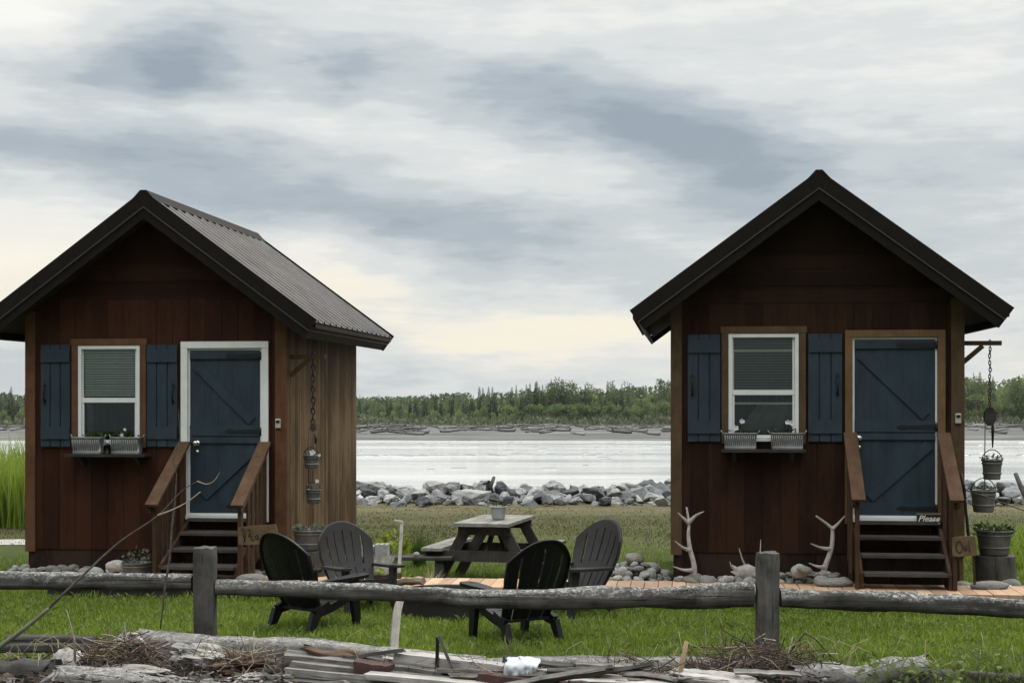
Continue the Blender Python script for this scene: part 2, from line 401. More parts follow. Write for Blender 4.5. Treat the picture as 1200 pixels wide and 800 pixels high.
# ------------------------------------------------------------------ boardwalk, parallel to the cabin fronts
TH_R, TH_L = R(6.5), R(6.8)
W, D = 3.17, 3.7
def corner(pl, pr, th):
    al, ar = (pl - 600) / FPX, (pr - 600) / FPX
    yl = W * (math.cos(th) + ar * math.sin(th)) / (ar - al)
    return al * yl, yl
RX, RY = corner(788, 1128, TH_R); LX, LY = corner(32, 335, TH_L)
class Frame:
    """cabin coordinates: x along the front wall, y into the cabin, z up"""
    def __init__(s, x, y, th): s.x, s.y, s.th = x, y, th; s.m = Matrix.Translation((x, y, 0)) @ Matrix.Rotation(-th, 4, 'Z'); s.inv = s.m.inverted()
    def at(s, px, py, v=0.0):
        """cabin (u, z) seen at photo pixel on the plane y = v"""
        o = s.inv @ Vector((0, 0, H)); d = s.inv.to_3x3() @ Vector(((px - 600) / FPX, 1, -(py - HZ) / FPX))
        k = (v - o.y) / d.y; q = o + d * k
        return q.x, q.z
    def w(s, u, v, z): return s.m @ Vector((u, v, z))
FR = Frame(RX, RY, TH_R); FL = Frame(LX, LY, TH_L)
BWZ = .19
deck_mat = wood('boardwalk_planks', (.34, .212, .125), (.50, .33, .205), (.60, .435, .30), axis=1, rough=.75, bump=.25, crack=.1, spec=.3)
def deck_tint(m):
    t = m.node_tree; b = t.nodes['Principled BSDF']; src = b.inputs['Base Color'].links[0].from_socket
    c = nd(t, 'ShaderNodeTexCoord'); sp = nd(t, 'ShaderNodeSeparateXYZ'); t.links.new(c.outputs['Object'], sp.inputs[0])
    dv = nd(t, 'ShaderNodeMath', operation='DIVIDE'); t.links.new(sp.outputs[0], dv.inputs[0]); dv.inputs[1].default_value = .15
    fl = nd(t, 'ShaderNodeMath', operation='FLOOR'); t.links.new(dv.outputs[0], fl.inputs[0])
    wn = nd(t, 'ShaderNodeTexWhiteNoise', noise_dimensions='1D'); t.links.new(fl.outputs[0], wn.inputs['W'])
    t.links.new(mixn(t, 1.0, src, ramp_node(t, wn.outputs[0], [(0, (.68, .66, .66)), (1, (1.1, 1.05, 1.0))]), 'MULTIPLY'), b.inputs['Base Color'])
deck_tint(deck_mat)
dark_wood = wood('creosote_timber', (.012, .011, .010), (.028, .026, .023), (.06, .055, .05), axis=0, bump=.4)
bw = empty('boardwalk', FR.w(0, 0, 0), -TH_R); bw['kind'] = 'structure'
dk = MB()
i0, i1 = int(-6.9 / .15), int(7.5 / .15)
for i in range(i0, i1):
    dz = rnd.uniform(-.003, .003); e = rnd.uniform(-.012, .012)
    dk.box(i * .15 + .004, i * .15 + .146, -1.0 + e, -.22 + e, BWZ - .038 + dz, BWZ + dz)
dk.build('deck_planks', deck_mat, bw)
rm = MB(); rm.box(i0 * .15, i1 * .15, -.965, -.92, .0, BWZ - .042); rm.box(i0 * .15, i1 * .15, -.30, -.255, .0, BWZ - .042)
rm.build('rim_joist', dark_wood, bw)

# ------------------------------------------------------------------ the two cabins
trim_tan = wood('tan_trim_wood', (.075, .042, .020), (.135, .080, .038), (.19, .12, .06), axis=2, bump=.2, crack=.12)
trim_brown = wood('brown_corner_wood', (.045, .028, .015), (.078, .050, .028), (.115, .077, .045), axis=2, bump=.2, crack=.12)
trim_red = wood('red_brown_trim_wood', (.06, .027, .013), (.105, .050, .025), (.145, .078, .043), axis=2, bump=.2, crack=.12)
side_tan = siding('tan_side_boards', (.030, .0165, .0068), (.074, .044, .0195), (.138, .090, .046), .102, run=1)
side_red = siding('red_brown_boards', (.0160, .0048, .0018), (.0275, .0086, .0033), (.042, .0150, .0066), .2)
side_brn = siding('dark_brown_boards', (.0092, .0033, .0015), (.0172, .0063, .0028), (.029, .0122, .0058), .2)
gab_red = siding('red_brown_gable_boards', (.0115, .0036, .0013), (.0185, .0060, .0022), (.028, .0102, .0042), .19, run=2, grain=0)
gab_brn = siding('dark_brown_gable_boards', (.0085, .0034, .0012), (.0142, .0058, .002), (.021, .0095, .0038), .19, run=2, grain=0)
rake_mat = plain('dark_brown_trim_metal', (.0095, .0068, .0050), .7, 0, .2, 5, .0, .12)
fascia_brown = plain('dark_brown_fascia', (.020, .0140, .0090), .7, 0, .2, 5, .0, .12)
line_mat = plain('dull_drip_edge', (.075, .066, .056), .4, 0, .1)
soffit_mat = wood('soffit_boards', (.018, .011, .008), (.03, .018, .012), (.045, .028, .018), axis=1)
def roof_material():
    m, t, b = newmat('brown_ribbed_steel')
    n = noise_node(t, mapped(t, (1, .6, 1)), 3.0, 7, .65)
    s = noise_node(t, mapped(t, (.4, 6, .4)), 2.5, 5, .6)
    col = ramp_node(t, n, [(.3, (.085, .077, .071)), (.7, (.15, .138, .127))])
    t.links.new(col, b.inputs['Base Color']); b.inputs['Metallic'].default_value = .85
    t.links.new(ramp_node(t, s, [(.3, (.17, .17, .17)), (.7, (.30, .30, .30))]), b.inputs['Roughness'])
    bump_node(t, b, n, .15, .01); return m
roof_mat = roof_material()
white_vinyl = plain('white_vinyl', (.66, .67, .65), .45, 0, .07, 6)
door_blue = plain('slate_blue_paint', (.0250, .0395, .0510), .6, 0, .26, 5, .08, .18, (1, 1, .3))
def scuffs(m):
    t = m.node_tree; b = t.nodes['Principled BSDF']; src = b.inputs['Base Color'].links[0].from_socket
    st = nd(t, 'ShaderNodeMapping'); st.inputs['Rotation'].default_value = (0, .9, 0); st.inputs['Scale'].default_value = (1, 1, .09)
    c = nd(t, 'ShaderNodeTexCoord'); t.links.new(c.outputs['Object'], st.inputs[0])
    f = ramp_node(t, noise_node(t, st.outputs[0], 22.0, 6, .7), [(.66, (0, 0, 0)), (.74, (.5, .5, .5))])
    f2 = ramp_node(t, noise_node(t, mapped(t, (1, 1, 1)), 5.0, 7, .75), [(.60, (0, 0, 0)), (.72, (.22, .22, .22))])
    col = mixn(t, f, src, (.075, .095, .105)); col = mixn(t, f2, col, (.060, .068, .068)); t.links.new(col, b.inputs['Base Color'])
scuffs(door_blue)
shut_blue = plain('slate_blue_shutter_paint', (.0260, .0400, .0525),   .65, 0, .24, 7, .1, .18, (1, 1, .3))
black_iron = plain('black_iron', (.005, .005, .0055), .55, .2, .2, 20)
chrome = plain('satin_nickel', (.62, .60, .57), .25, 1.0, .08, 20)
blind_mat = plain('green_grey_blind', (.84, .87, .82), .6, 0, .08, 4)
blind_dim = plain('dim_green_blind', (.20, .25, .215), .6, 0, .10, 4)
curtain_mat = plain('grey_curtain_cloth', (.20, .20, .195), .9, 0, .15, 6)
interior_mat = plain('dim_interior_lining', (.10, .095, .085), .8, 0, .2, 3)
skirt_red = siding('red_brown_skirting', (.012, .0062, .004), (.022, .011, .0072), (.038, .021, .014), .8)
skirt_brn = siding('dark_brown_skirting', (.0085, .005, .0033), (.0155, .009, .006), (.027, .017, .011), .8)
box_grey = plain('lock_box_shell', (.42, .40, .37), .45, .2, .12, 30)
def glass_material():
    m, t, b = newmat('window_glass')
    gl = nd(t, 'ShaderNodeBsdfGlossy'); gl.inputs['Roughness'].default_value = .02; gl.inputs[0].default_value = (.85, .95, .9, 1)
    tr = nd(t, 'ShaderNodeBsdfTransparent'); tr.inputs[0].default_value = (.90, .925, .91, 1)
    lw = nd(t, 'ShaderNodeLayerWeight'); lw.inputs[0].default_value = .38
    ms = nd(t, 'ShaderNodeMixShader'); t.links.new(lw.outputs['Fresnel'], ms.inputs[0])
    t.links.new(tr.outputs[0], ms.inputs[1]); t.links.new(gl.outputs[0], ms.inputs[2])
    t.links.new(ms.outputs[0], t.nodes['Material Output'].inputs[0]); return m
glass = glass_material()

def wall_cells(mb, x0, x1, z0, z1, step, groove, holes, y0, thick=.05, deep=.007, ph=0.0):
    """board wall in x-z at depth y0 (outer face) with recessed grooves and real openings"""
    xs = {x0, x1}; grooves = []
    k = math.floor(x0 / step) - 1
    while k * step + ph < x1 + step:
        c = k * step + ph
        if x0 + .03 < c < x1 - .03: grooves.append((c - groove / 2, c + groove / 2)); xs |= {c - groove / 2, c + groove / 2}
        k += 1
    for a, b, c, d in holes: xs |= {a, b}
    xs = sorted(x for x in xs if x0 - 1e-6 <= x <= x1 + 1e-6)
    for a, b in zip(xs, xs[1:]):
        if b - a < 1e-4: continue
        m = (a + b) / 2; ing = any(p <= m <= q for p, q in grooves)
        seg = [(z0, z1)]
        for ha, hb, hc, hd in holes:
            if ha <= m <= hb:
                n = []
                for p, q in seg:
                    if hd <= p or hc >= q: n.append((p, q)); continue
                    if p < hc: n.append((p, hc))
                    if q > hd: n.append((hd, q))
                seg = n
        for p, q in seg: mb.box(a, b, y0 + (deep if ing else 0), y0 + thick, p, q)

def cabin(name, F, zb, win, door, shut, shelf, gz, mats, frame_white, label, lock, knob_px, bracket_z, blind_frac, curt, blind_m):
    wall_m, gab_m, side_m, skirt_m, corn_m, wtrim_m = mats
    root = empty(name, F.w(0, 0, 0), -F.th, label, 'cabin')
    ez = zb + 3.02; pitch = .735; ridge = ez + 2.03 * pitch    # top of roof at eave tip and ridge
    half = 2.03; mid = W / 2; fo, bo = .36, .36
    wu0, wu1, wz0, wz1 = win; du0, du1, dz0, dz1 = door
    holes = [(wu0, wu1, wz0, wz1), (du0, du1, dz0, dz1)]
    base = zb + .36
    wall_top = ez + .445 * pitch - .22
    # front wall
    mb = MB(); wall_cells(mb, 0, W, base, gz, .2, .010, holes, 0.0); mb.build('front_wall', wall_m, root)
    # gable: horizontal boards to the ridge, cut to the roof line
    mb = MB(); z = gz + .003
    def hw(z): return max(0.0, min(mid, (ridge - .20 - z) / pitch))
    while hw(z) > .02:
        z2 = z + .184
        a, b = hw(z), hw(z2)
        mb.prism([(mid - a, z), (mid + a, z), (mid + b, z2), (mid - b, z2)], -.004, .045); 
        mb.prism([(mid - b, z2), (mid + b, z2), (mid + hw(z2 + .006), z2 + .006), (mid - hw(z2 + .006), z2 + .006)], .006, .045)
        z = z2 + .006
    mb.build('gable', gab_m, root)
    # sides and back
    mb = MB()
    tmp = MB(); wall_cells(tmp, .052, D - .05, base, wall_top, .102, .009, [], 0.0, .05, .006)
    sw = tmp.v
    mb.v = [(W - y, x, z) for x, y, z in sw]; mb.f = list(tmp.f); mb.mi = list(tmp.mi); mb.sm = list(tmp.sm)
    mb.build('side_wall', side_m, root)
    mb = MB(); mb.v = [(y, x, z) for x, y, z in sw]; mb.f = list(tmp.f); mb.mi = list(tmp.mi); mb.sm = list(tmp.sm)
    mb.build('side_wall', side_m, root)
    mb = MB(); mb.box(0, W, D - .048, D, base, gz)
    mb.prism([(0, gz), (W, gz), (W, wall_top), (mid, ridge - .2), (0, wall_top)], D - .048, D); mb.build('back_wall', side_m, root)
    # skirting and floor
    mb = MB()
    for a, b in ((.012, .79), (.796, 1.58), (1.586, 2.38), (2.386, W - .012)): mb.box(a, b, .012, .045, -.02, base - .006)
    for u in (.012, W - .047): mb.box(u, u + .035, .05, D - .012, -.02, base - .006)
    mb.box(.05, W - .05, D - .05, D - .015, -.02, base - .006)
    mb.build('skirting', skirt_m, root)
    mb = MB(); mb.box(.055, W - .055, .055, D - .055, dz0 - .16, dz0 - .1); mb.build('floor', interior_mat, root)
    # corner boards
    for u0, u1 in ((-.018, .105), (W - .125, W + .018)):
        mb = MB(); mb.box(u0, u1, -.022, -.003, base - .03, wall_top + .06)
        ux = -.02 if u0 < 0 else W + .002
        mb.box(ux, ux + .018, -.002, .09, base - .03, wall_top - .02)
        mb.build('corner_board', corn_m, root)
    # roof: two ribbed sheets
    roof = empty('roof', (0, 0, 0)); roof.parent = root
    y0, y1 = -fo, D + bo
    for sgn in (-1, 1):
        mb = MB(); per = .29; vs = []; n = int((y1 - y0) / per)
        prof = [(0, 0), (.34, 0), (.365, .024), (.55, .024), (.64, .001)]
        ys = [(y0 + (k + a) * per, h) for k in range(n) for a, h in prof] + [(y0 + n * per, 0)]
        for y, h in ys:
            for u, z in ((0, ridge), (half, ez)): vs.append((mid + sgn * u, y, z + .012 + h))
        for y, h in ys:
            for u, z in ((0, ridge), (half, ez)): vs.append((mid + sgn * u, y, z + .004 + h))
        m_ = len(ys); fs = [(2 * i, 2 * i + 2, 2 * i + 3, 2 * i + 1) for i in range(m_ - 1)]
        fs += [(2 * (i + m_), 2 * (i + m_) + 1, 2 * (i + m_) + 3, 2 * (i + m_) + 2) for i in range(m_ - 1)]
        fs += [(2 * i + 1, 2 * i + 3, 2 * (i + m_) + 3, 2 * (i + m_) + 1) for i in range(m_ - 1)]
        mb.add(vs, fs); mb.build('roof_sheet', roof_mat, roof)
        # sheathing / soffit under the sheet
        mb = MB(); mb.prism([(mid + sgn * .0, ridge - .02), (mid + sgn * (half - .01), ez - .012), (mid + sgn * (half - .01), ez - .06), (mid, ridge - .07)], y0 + .05, y1 - .05); mb.prism([(mid, ridge - .18), (mid + sgn * (half - .16), ez + .118 - .18 + .0), (mid + sgn * (half - .16), ez + .118 - .20), (mid, ridge - .20)], y0 + .05, y1 - .05)
        mb.build('soffit', soffit_mat, roof)
        # rake trim: metal cap above, board below, a pale drip line between
        nx, nz = -pitch / math.hypot(1, pitch), -1 / math.hypot(1, pitch)
        for yy, s2 in ((y0, -1), (y1, 1)):
            def strip(a, b, off, thick):
                # a..b measured down from the roof surface, square to the slope
                pr = (mid, ridge); pe = (mid + sgn * half, ez)
                k = 1 / (1 / math.hypot(1, pitch))
                q = lambda p, dd: (p[0] + (sgn * nx * dd if p is pe else 0), p[1] + (nz * dd if p is pe else -dd * k))
                return [q(pr, a), q(pe, a), q(pe, b), q(pr, b)]
            s = 1 if s2 > 0 else -1
            mb = MB(); mb.prism(strip(-.038, .112, 0, 0), yy + s * .0, yy + s * .032); mb.build('rake_cap', rake_mat, roof)
            mb = MB(); mb.prism(strip(.116, .124, 0, 0), yy + s * .0, yy + s * .038); mb.build('drip_edge', line_mat, roof)
            mb = MB(); mb.prism(strip(.126, .225, 0, 0), yy + s * (-.03), yy + s * .018); mb.build('rake_board', rake_mat, roof)
        # eave fascia, square to the slope like the rake ends
        tip = Vector((mid + sgn * half, ez)); nn = Vector((sgn * nx, nz)); sl = Vector((-sgn, pitch)).normalized()
        def eave(a, b, t0, t1, nm, mt):
            q = [tip + nn * a + sl * t0, tip + nn * b + sl * t0, tip + nn * b + sl * t1, tip + nn * a + sl * t1]
            m2 = MB(); m2.prism([(v.x, v.y) for v in q], y0 + .036, y1 - .036); m2.build(nm, mt, roof)
        eave(-.002, .106, .004, .026, 'fascia', rake_mat); eave(.110, .116, .0, .028, 'drip_edge', line_mat); eave(.120, .222, .012, .036, 'fascia', fascia_brown)
    mb = MB(); mb.prism([(mid - .16, ridge - .08), (mid - .10, ridge - .02), (mid - .035, ridge + .05), (mid + .035, ridge + .05), (mid + .10, ridge - .02), (mid + .16, ridge - .08), (mid, ridge + .028)], y0 - .035, y1 + .035)
    mb.build('ridge_cap', rake_mat, roof)
    # window
    wn = empty('window', (0, 0, 0)); wn.parent = root
    mb = MB(); t = .075
    mb.box(wu0 - t, wu0 - .002, -.026, -.003, wz0 - .02, wz1 + .002); mb.box(wu1 + .002, wu1 + t, -.026, -.003, wz0 - .02, wz1 + .002)
    mb.box(wu0 - t - .012, wu1 + t + .012, -.030, -.003, wz1 + .004, wz1 + .004 + t)
    mb.build('window_trim', wtrim_m, wn)
    fw = .042; zm = wz0 + (wz1 - wz0) * .455
    mb = MB()
    mb.box(wu0 + .002, wu0 + fw, -.020, .05, wz0, wz1); mb.box(wu1 - fw, wu1 - .002, -.020, .05, wz0, wz1)
    mb.box(wu0 + fw, wu1 - fw, -.020, .05, wz1 - fw, wz1 - .002); mb.box(wu0 + fw, wu1 - fw, -.020, .05, wz0 + .002, wz0 + fw)
    mb.build('window_frame', white_vinyl, wn)
    mb = MB()      # sashes
    mb.box(wu0 + fw + .002, wu1 - fw - .002, -.008, .018, zm - .028, zm + .028)
    for a, b in ((wu0 + fw + .002, wu0 + fw + .026), (wu1 - fw - .026, wu1 - fw - .002)):
        mb.box(a, b, -.002, .018, wz0 + fw + .002, zm - .03)
        mb.box(a, a + .012 if a < (wu0 + wu1) / 2 else b, .014, .03, zm + .03, wz1 - fw - .002)
    mb.box(wu0 + fw + .028, wu1 - fw - .028, -.002, .018, wz0 + fw + .002, wz0 + fw + .03)
    mb.build('sash', white_vinyl, wn)
    for a, b in ((wz0 + fw + .01, zm - .02), (zm + .02, wz1 - fw - .003)):
        mb = MB(); mb.box(wu0 + fw + .004, wu1 - fw - .004, .022, .027, a, b); mb.build('pane', glass, wn)
    mb = MB(); z = wz1 - fw; zend = wz1 - (wz1 - wz0) * blind_frac
    while z > zend:
        mb.hexa([(wu0 + .05, .046, z - .022), (wu1 - .05, .046, z - .022), (wu1 - .05, .058, z + .0005), (wu0 + .05, .058, z + .0005), (wu0 + .05, .048, z - .0215), (wu1 - .05, .048, z - .0215), (wu1 - .05, .060, z + .001), (wu0 + .05, .060, z + .001)])
        z -= .030
    mb.box(wu0 + .05, wu1 - .05, .045, .07, z - .018, z + .002)
    mb.build('blind', blind_m, wn)
    mb = MB()     # curtain drawn to the side
    cu0, cu1 = curt; n = 18; vs = []
    for k in range(n + 1):
        f = k / n; x = cu0 + (cu1 - cu0) * f; yy = .16 + .03 * math.sin(f * 22)
        vs += [(x, yy, wz1 - .02 if frame_white else zm - .12), (x - (.0 if frame_white else .22 * (1 - f)), yy + .02, wz0 + (-.1 if frame_white else .12))]
    mb.add(vs, [(2 * k, 2 * k + 2, 2 * k + 3, 2 * k + 1) for k in range(n)], True); o = mb.build('curtain', curtain_mat, wn)
    sm = o.modifiers.new('thick', 'SOLIDIFY'); sm.thickness = .006
    if not frame_white:
        mb = MB(); mb.box(wu0 + .05, wu1 - .05, .036, .043, wz1 - .205, wz1 - .175); mb.box(wu0 + .05, wu0 + .068, .036, .043, zm + .03, wz1 - .21); mb.box(wu1 - .068, wu1 - .05, .036, .043, zm + .03, wz1 - .21)
        mb.box(wu0 + .05, wu1 - .05, .036, .043, zm - .135, zm - .11); mb.build('inner_screen_frame', blind_mat, wn)
    # shutters
    for (s0, s1, sz0, sz1), hs in shut:
        sh = empty('shutter', (0, 0, 0)); sh.parent = root
        mb = MB(); n = 3; wd = (s1 - s0 - .016 * (n - 1)) / n
        mb.box(s0 + .004, s1 - .004, -.012, -.003, sz0 + .01, sz1 - .01)
        for k in range(n): mb.box(s0 + k * (wd + .016), s0 + k * (wd + .016) + wd, -.028, -.0125, sz0, sz1)
        hgt = sz1 - sz0
        for a, b in ((sz0 + hgt * .075, sz0 + hgt * .20), (sz1 - hgt * .17, sz1 - hgt * .045)): mb.box(s0 + .003, s1 - .003, -.046, -.0285, a, b)
        mb.build('shutter_boards', shut_blue, sh)
        hx = s0 + .05 if hs < 0 else s1 - .05; hz = sz0 + hgt * .52
        mb = MB(); mb.tube([(hx, -.030, hz - .105), (hx, -.062, hz - .06), (hx, -.066, hz), (hx, -.062, hz + .06), (hx, -.030, hz + .105)], [.012, .010, .013, .010, .012], 7)
        mb.prism([(hx - .02, hz + .09), (hx, hz + .06), (hx + .02, hz + .09), (hx, hz + .145)], -.034, -.0285); mb.prism([(hx - .02, hz - .09), (hx, hz - .145), (hx + .02, hz - .09), (hx, hz - .06)], -.034, -.0285)
        mb.build('handle', black_iron, sh)
    # window-box shelf
    a, b, z = shelf
    mb = MB(); mb.box(a, b, -.25, -.004, z - .03, z)
    for x in (a + .12, b - .16): mb.prism([(-.004, z - .032), (-.20, z - .032), (-.004, z - .15)], x, x + .04, 'x')
    mb.build('window_shelf', dark_wood, root)
    # door: split ledged and braced, strap hinges
    dr = empty('door', (0, 0, 0)); dr.parent = root
    t = .082
    fm = white_vinyl if frame_white else trim_tan
    mb = MB()
    mb.box(du0 - t, du0 - .002, -.028, .0, dz0 - .06, dz1 + .002); mb.box(du1 + .002, du1 + t, -.028, .0, dz0 - .06, dz1 + .002); mb.box(du0 - t, du1 + t, -.030, -.002, dz1 + .004, dz1 + t)
    mb.build('door_trim', fm, dr)
    mb = MB(); mb.box(du0 + .001, du0 + .022, .0, .05, dz0, dz1); mb.box(du1 - .022, du1 - .001, .0, .05, dz0, dz1); mb.box(du0 + .022, du1 - .022, .0, .05, dz1 - .022, dz1 - .001)
    mb.build('jamb', white_vinyl, dr)
    mb = MB(); mb.box(du0 - .03, du1 + .03, -.06, .05, dz0 - .035, dz0 + .012); mb.box(du0, du1, -.02, .05, dz0 + .013, dz0 + .035); mb.build('threshold', white_vinyl, dr)
    a, b = du0 + .024, du1 - .024; zs = dz0 + (dz1 - dz0) * .475
    mb = MB(); n = 5; bw_ = (b - a) / n
    for lo, hi in ((dz0 + .04, zs - .005), (zs + .005, dz1 - .025)):
        mb.box(a, b, .016, .048, lo, hi)
        for k in range(n): mb.box(a + k * bw_ + .0022, a + (k + 1) * bw_ - .0022, .0125, .0158, lo, hi)
    mb.build('door_leaf', door_blue, dr)
    mb = MB(); y0_, y1_ = -.010, .012; hz = .13
    mb.box(a, b, y0_, y1_, dz1 - .025 - hz * .75, dz1 - .026); mb.box(a, b, y0_, y1_, zs + .006, zs + hz)
    mb.box(a, b, y0_, y1_, zs - hz * .6, zs - .006); mb.box(a, b, y0_, y1_, dz0 + .041, dz0 + .041 + hz)
    def brace(p, q, wd=.11):
        d = Vector((q[0] - p[0], q[1] - p[1])).normalized(); n_ = Vector((-d.y, d.x)) * wd / 2
        mb.prism([(p[0] + n_.x, p[1] + n_.y), (p[0] - n_.x, p[1] - n_.y), (q[0] - n_.x, q[1] - n_.y), (q[0] + n_.x, q[1] + n_.y)], y0_ + .003, y1_)
    brace((a + .07, dz1 - .19), (b - .10, zs + .185)); brace((b - .06, zs - .135), (a + .16, dz0 + .225))
    mb.build('door_bracing', door_blue, dr)
    for z in (dz1 - .085, zs + .062, dz0 + .115):
        mb = MB(); mb.prism([(b + .02, z - .028), (b + .02, z + .028), (b - .30, z + .016), (b - .36, z + .03), (b - .42, z), (b - .36, z - .03), (b - .30, z - .016)], -.017, -.0105)
        mb.tube([(b + .012, -.018, z - .045), (b + .012, -.018, z + .045)], .012, 8)
        mb.build('strap_hinge', black_iron, dr)
    kx, kz = knob_px
    mb = MB(); mb.tube([(kx, -.012, kz), (kx, -.05, kz), (kx, -.055, kz), (kx, -.085, kz), (kx, -.092, kz)], [.012, .012, .028, .03, .012], 12); mb.tube([(kx, -.010, kz), (kx, -.016, kz)], .034, 12)
    mb.tube([(kx + .002, -.010, kz - .10), (kx + .002, -.022, kz - .10)], .022, 12)
    mb.build('door_knob', chrome, dr)
    # key lock box on the corner board
    lx, lz = lock
    lb = MB(); lb.box(lx - .032, lx + .032, -.058, -.023, lz - .055, lz + .055); lo = lb.build('lock_box', box_grey, root, .008)
    lb = MB(); lb.box(lx - .022, lx + .022, -.064, -.0585, lz + .008, lz + .038); lb.build('keypad', black_iron, lo)
    # wooden arm for the hanging buckets, on the right wall near the front corner
    mb = MB(); bz = bracket_z
    mb.box(W + .02, W + .44, .10, .16, bz - .025, bz + .025); mb.box(W + .003, W + .02, .095, .165, bz - .32, bz + .04)
    mb.bar((W + .02, .13, bz - .22), (W + .24, .13, bz - .03), .045, .05)
    mb.build('bracket_arm', trim_brown, root)
    return root

def fr(F, x0, x1, y0, y1, v=0.0):
    a, b = F.at(x0, y1, v); c, d = F.at(x1, y0, v)
    return (a, c, b, d)
# --- right cabin
RW = fr(FR, 853.5, 936, 390.5, 517); RD = fr(FR, 999, 1098.5, 395, 607)
cab_r = cabin('cabin', FR, .13, RW, RD,
    [(fr(FR, 806, 844, 392, 517), -1), (fr(FR, 947, 986.5, 391, 517), 1)],
    (FR.at(846, 528, -.2)[0], FR.at(944, 528, -.2)[0], FR.at(880, 526.5, -.2)[1]), FR.at(960, 355)[1],
    (side_brn, gab_brn, side_tan, skirt_brn, trim_brown, trim_brown), False,
    'dark brown board cabin with tan wooden door frame and blue door, right of the yard',
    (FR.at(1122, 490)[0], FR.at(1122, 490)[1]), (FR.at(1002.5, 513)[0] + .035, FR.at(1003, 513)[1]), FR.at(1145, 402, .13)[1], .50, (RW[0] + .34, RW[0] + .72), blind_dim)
LW = fr(FL, 92, 164.5, 404.5, 522); LD = fr(FL, 220.5, 307, 408, 604)
cab_l = cabin('cabin', FL, .06, LW, LD,
    [(fr(FL, 49, 83, 404, 523), -1), (fr(FL, 173, 208.5, 404, 523), 1)],
    (FL.at(77, 533, -.2)[0], FL.at(171, 533, -.2)[0], FL.at(120, 532, -.2)[1]), FL.at(180, 350)[1],
    (side_red, gab_red, side_tan, skirt_red, trim_red, trim_red), True,
    'red brown board cabin with white door frame and tan side wall, left of the yard',
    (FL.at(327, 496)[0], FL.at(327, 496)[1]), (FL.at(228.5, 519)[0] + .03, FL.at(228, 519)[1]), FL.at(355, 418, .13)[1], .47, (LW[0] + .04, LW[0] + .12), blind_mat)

# ------------------------------------------------------------------ entry steps
step_rail = wood('stained_rail_wood', (.038, .0200, .0105), (.078, .043, .0240), (.122, .075, .046), axis=1, bump=.2, crack=.1)
step_post = wood('stained_post_wood', (.028, .0150, .0085), (.054, .030, .0175), (.086, .052, .032), axis=2, bump=.2, crack=.15)
tread_mat = wood('weathered_tread_wood', (.030, .026, .022), (.060, .053, .046), (.10, .09, .08), axis=0, bump=.3, crack=.2)
def steps(F, u0, u1, ztop, run, n, hz_wall, hz_front, label, slats):
    root = empty('entry_steps', F.w((u0 + u1) / 2, -run, 0), -F.th, label, 'steps', 'entry steps of the cabins')
    o = Vector(((u0 + u1) / 2, -run, 0)); a, b = u0 - o.x, u1 - o.x
    rise = (ztop - BWZ) / (n + 1)
    for k in range(n):
        z = BWZ + rise * (k + 1); y = (run - .10) / n * k
        mb = MB(); mb.box(a + .045, b - .045, y, y + (run - .1) / n + .03, z - .036, z); mb.build('tread', tread_mat, root, .004)
    mb = MB(); mb.box(a + .045, b - .045, run - .13, run - .035, ztop - .055, ztop - .018); mb.build('landing', tread_mat, root)
    for x in (a, b - .04):
        mb = MB(); mb.prism([(.02, BWZ + .005), (.02, BWZ + rise - .01), (run - .04, ztop - .06), (run - .04, BWZ + .2), (.28, BWZ + .005)], x + .002, x + .038, 'x')
        mb.build('stringer', step_post, root)
    for x, s in ((a - .045, -1), (b + .005, 1)):
        mb = MB(); mb.box(x, x + .04, -.01, .08, BWZ + .004, hz_front - .05); mb.build('post', step_post, root, .003)
        mb = MB(); mb.box(x - .002, x + .042, run - .12, run - .032, BWZ + .01, hz_wall - .08); mb.build('post', step_post, root, .003)
        xc = x + .02
        mb = MB(); mb.bar((xc, -.10, hz_front - .075), (xc, run - .03, hz_wall - .005), .145, .036); mb.build('handrail', step_rail, root, .004)
        mb = MB(); xo = x - .022 * (1 if s < 0 else -2.0)
        mb.bar((xo + .0, -.06, hz_front - .125), (xo + .0, run - .04, hz_wall - .075), .03, .085); mb.build('rail_brace', step_rail, root)
        for k in range(slats):
            y = .17 + (run - .36) * (k + .5) / slats
            f = (y + .1) / (run + .07); zt = hz_front - .12 + (hz_wall - hz_front + .07) * f - .06
            zb_ = BWZ + .1 + (ztop - BWZ - .25) * (y / run)
            mb = MB(); mb.box(xo - .012, xo + .010, y - .045, y + .045, max(zb_ - .12, BWZ + .02), zt + .04); mb.build('baluster', step_post, root)
    return root
steps(FR, RD[0] - .005, RD[1] + .035, RD[2], .74, 3, FR.at(1000, 507, -.05)[1], FR.at(1005, 578, -.8)[1], 'dark stained plank steps with slanted handrails below the tan framed door', 2)
steps(FL, LD[0] - .01, LD[1] + .02, LD[2], 1.02, 3, FL.at(215, 518, -.05)[1], FL.at(175, 584, -1.05)[1], 'reddish plank steps with slatted railings below the white framed door', 4)
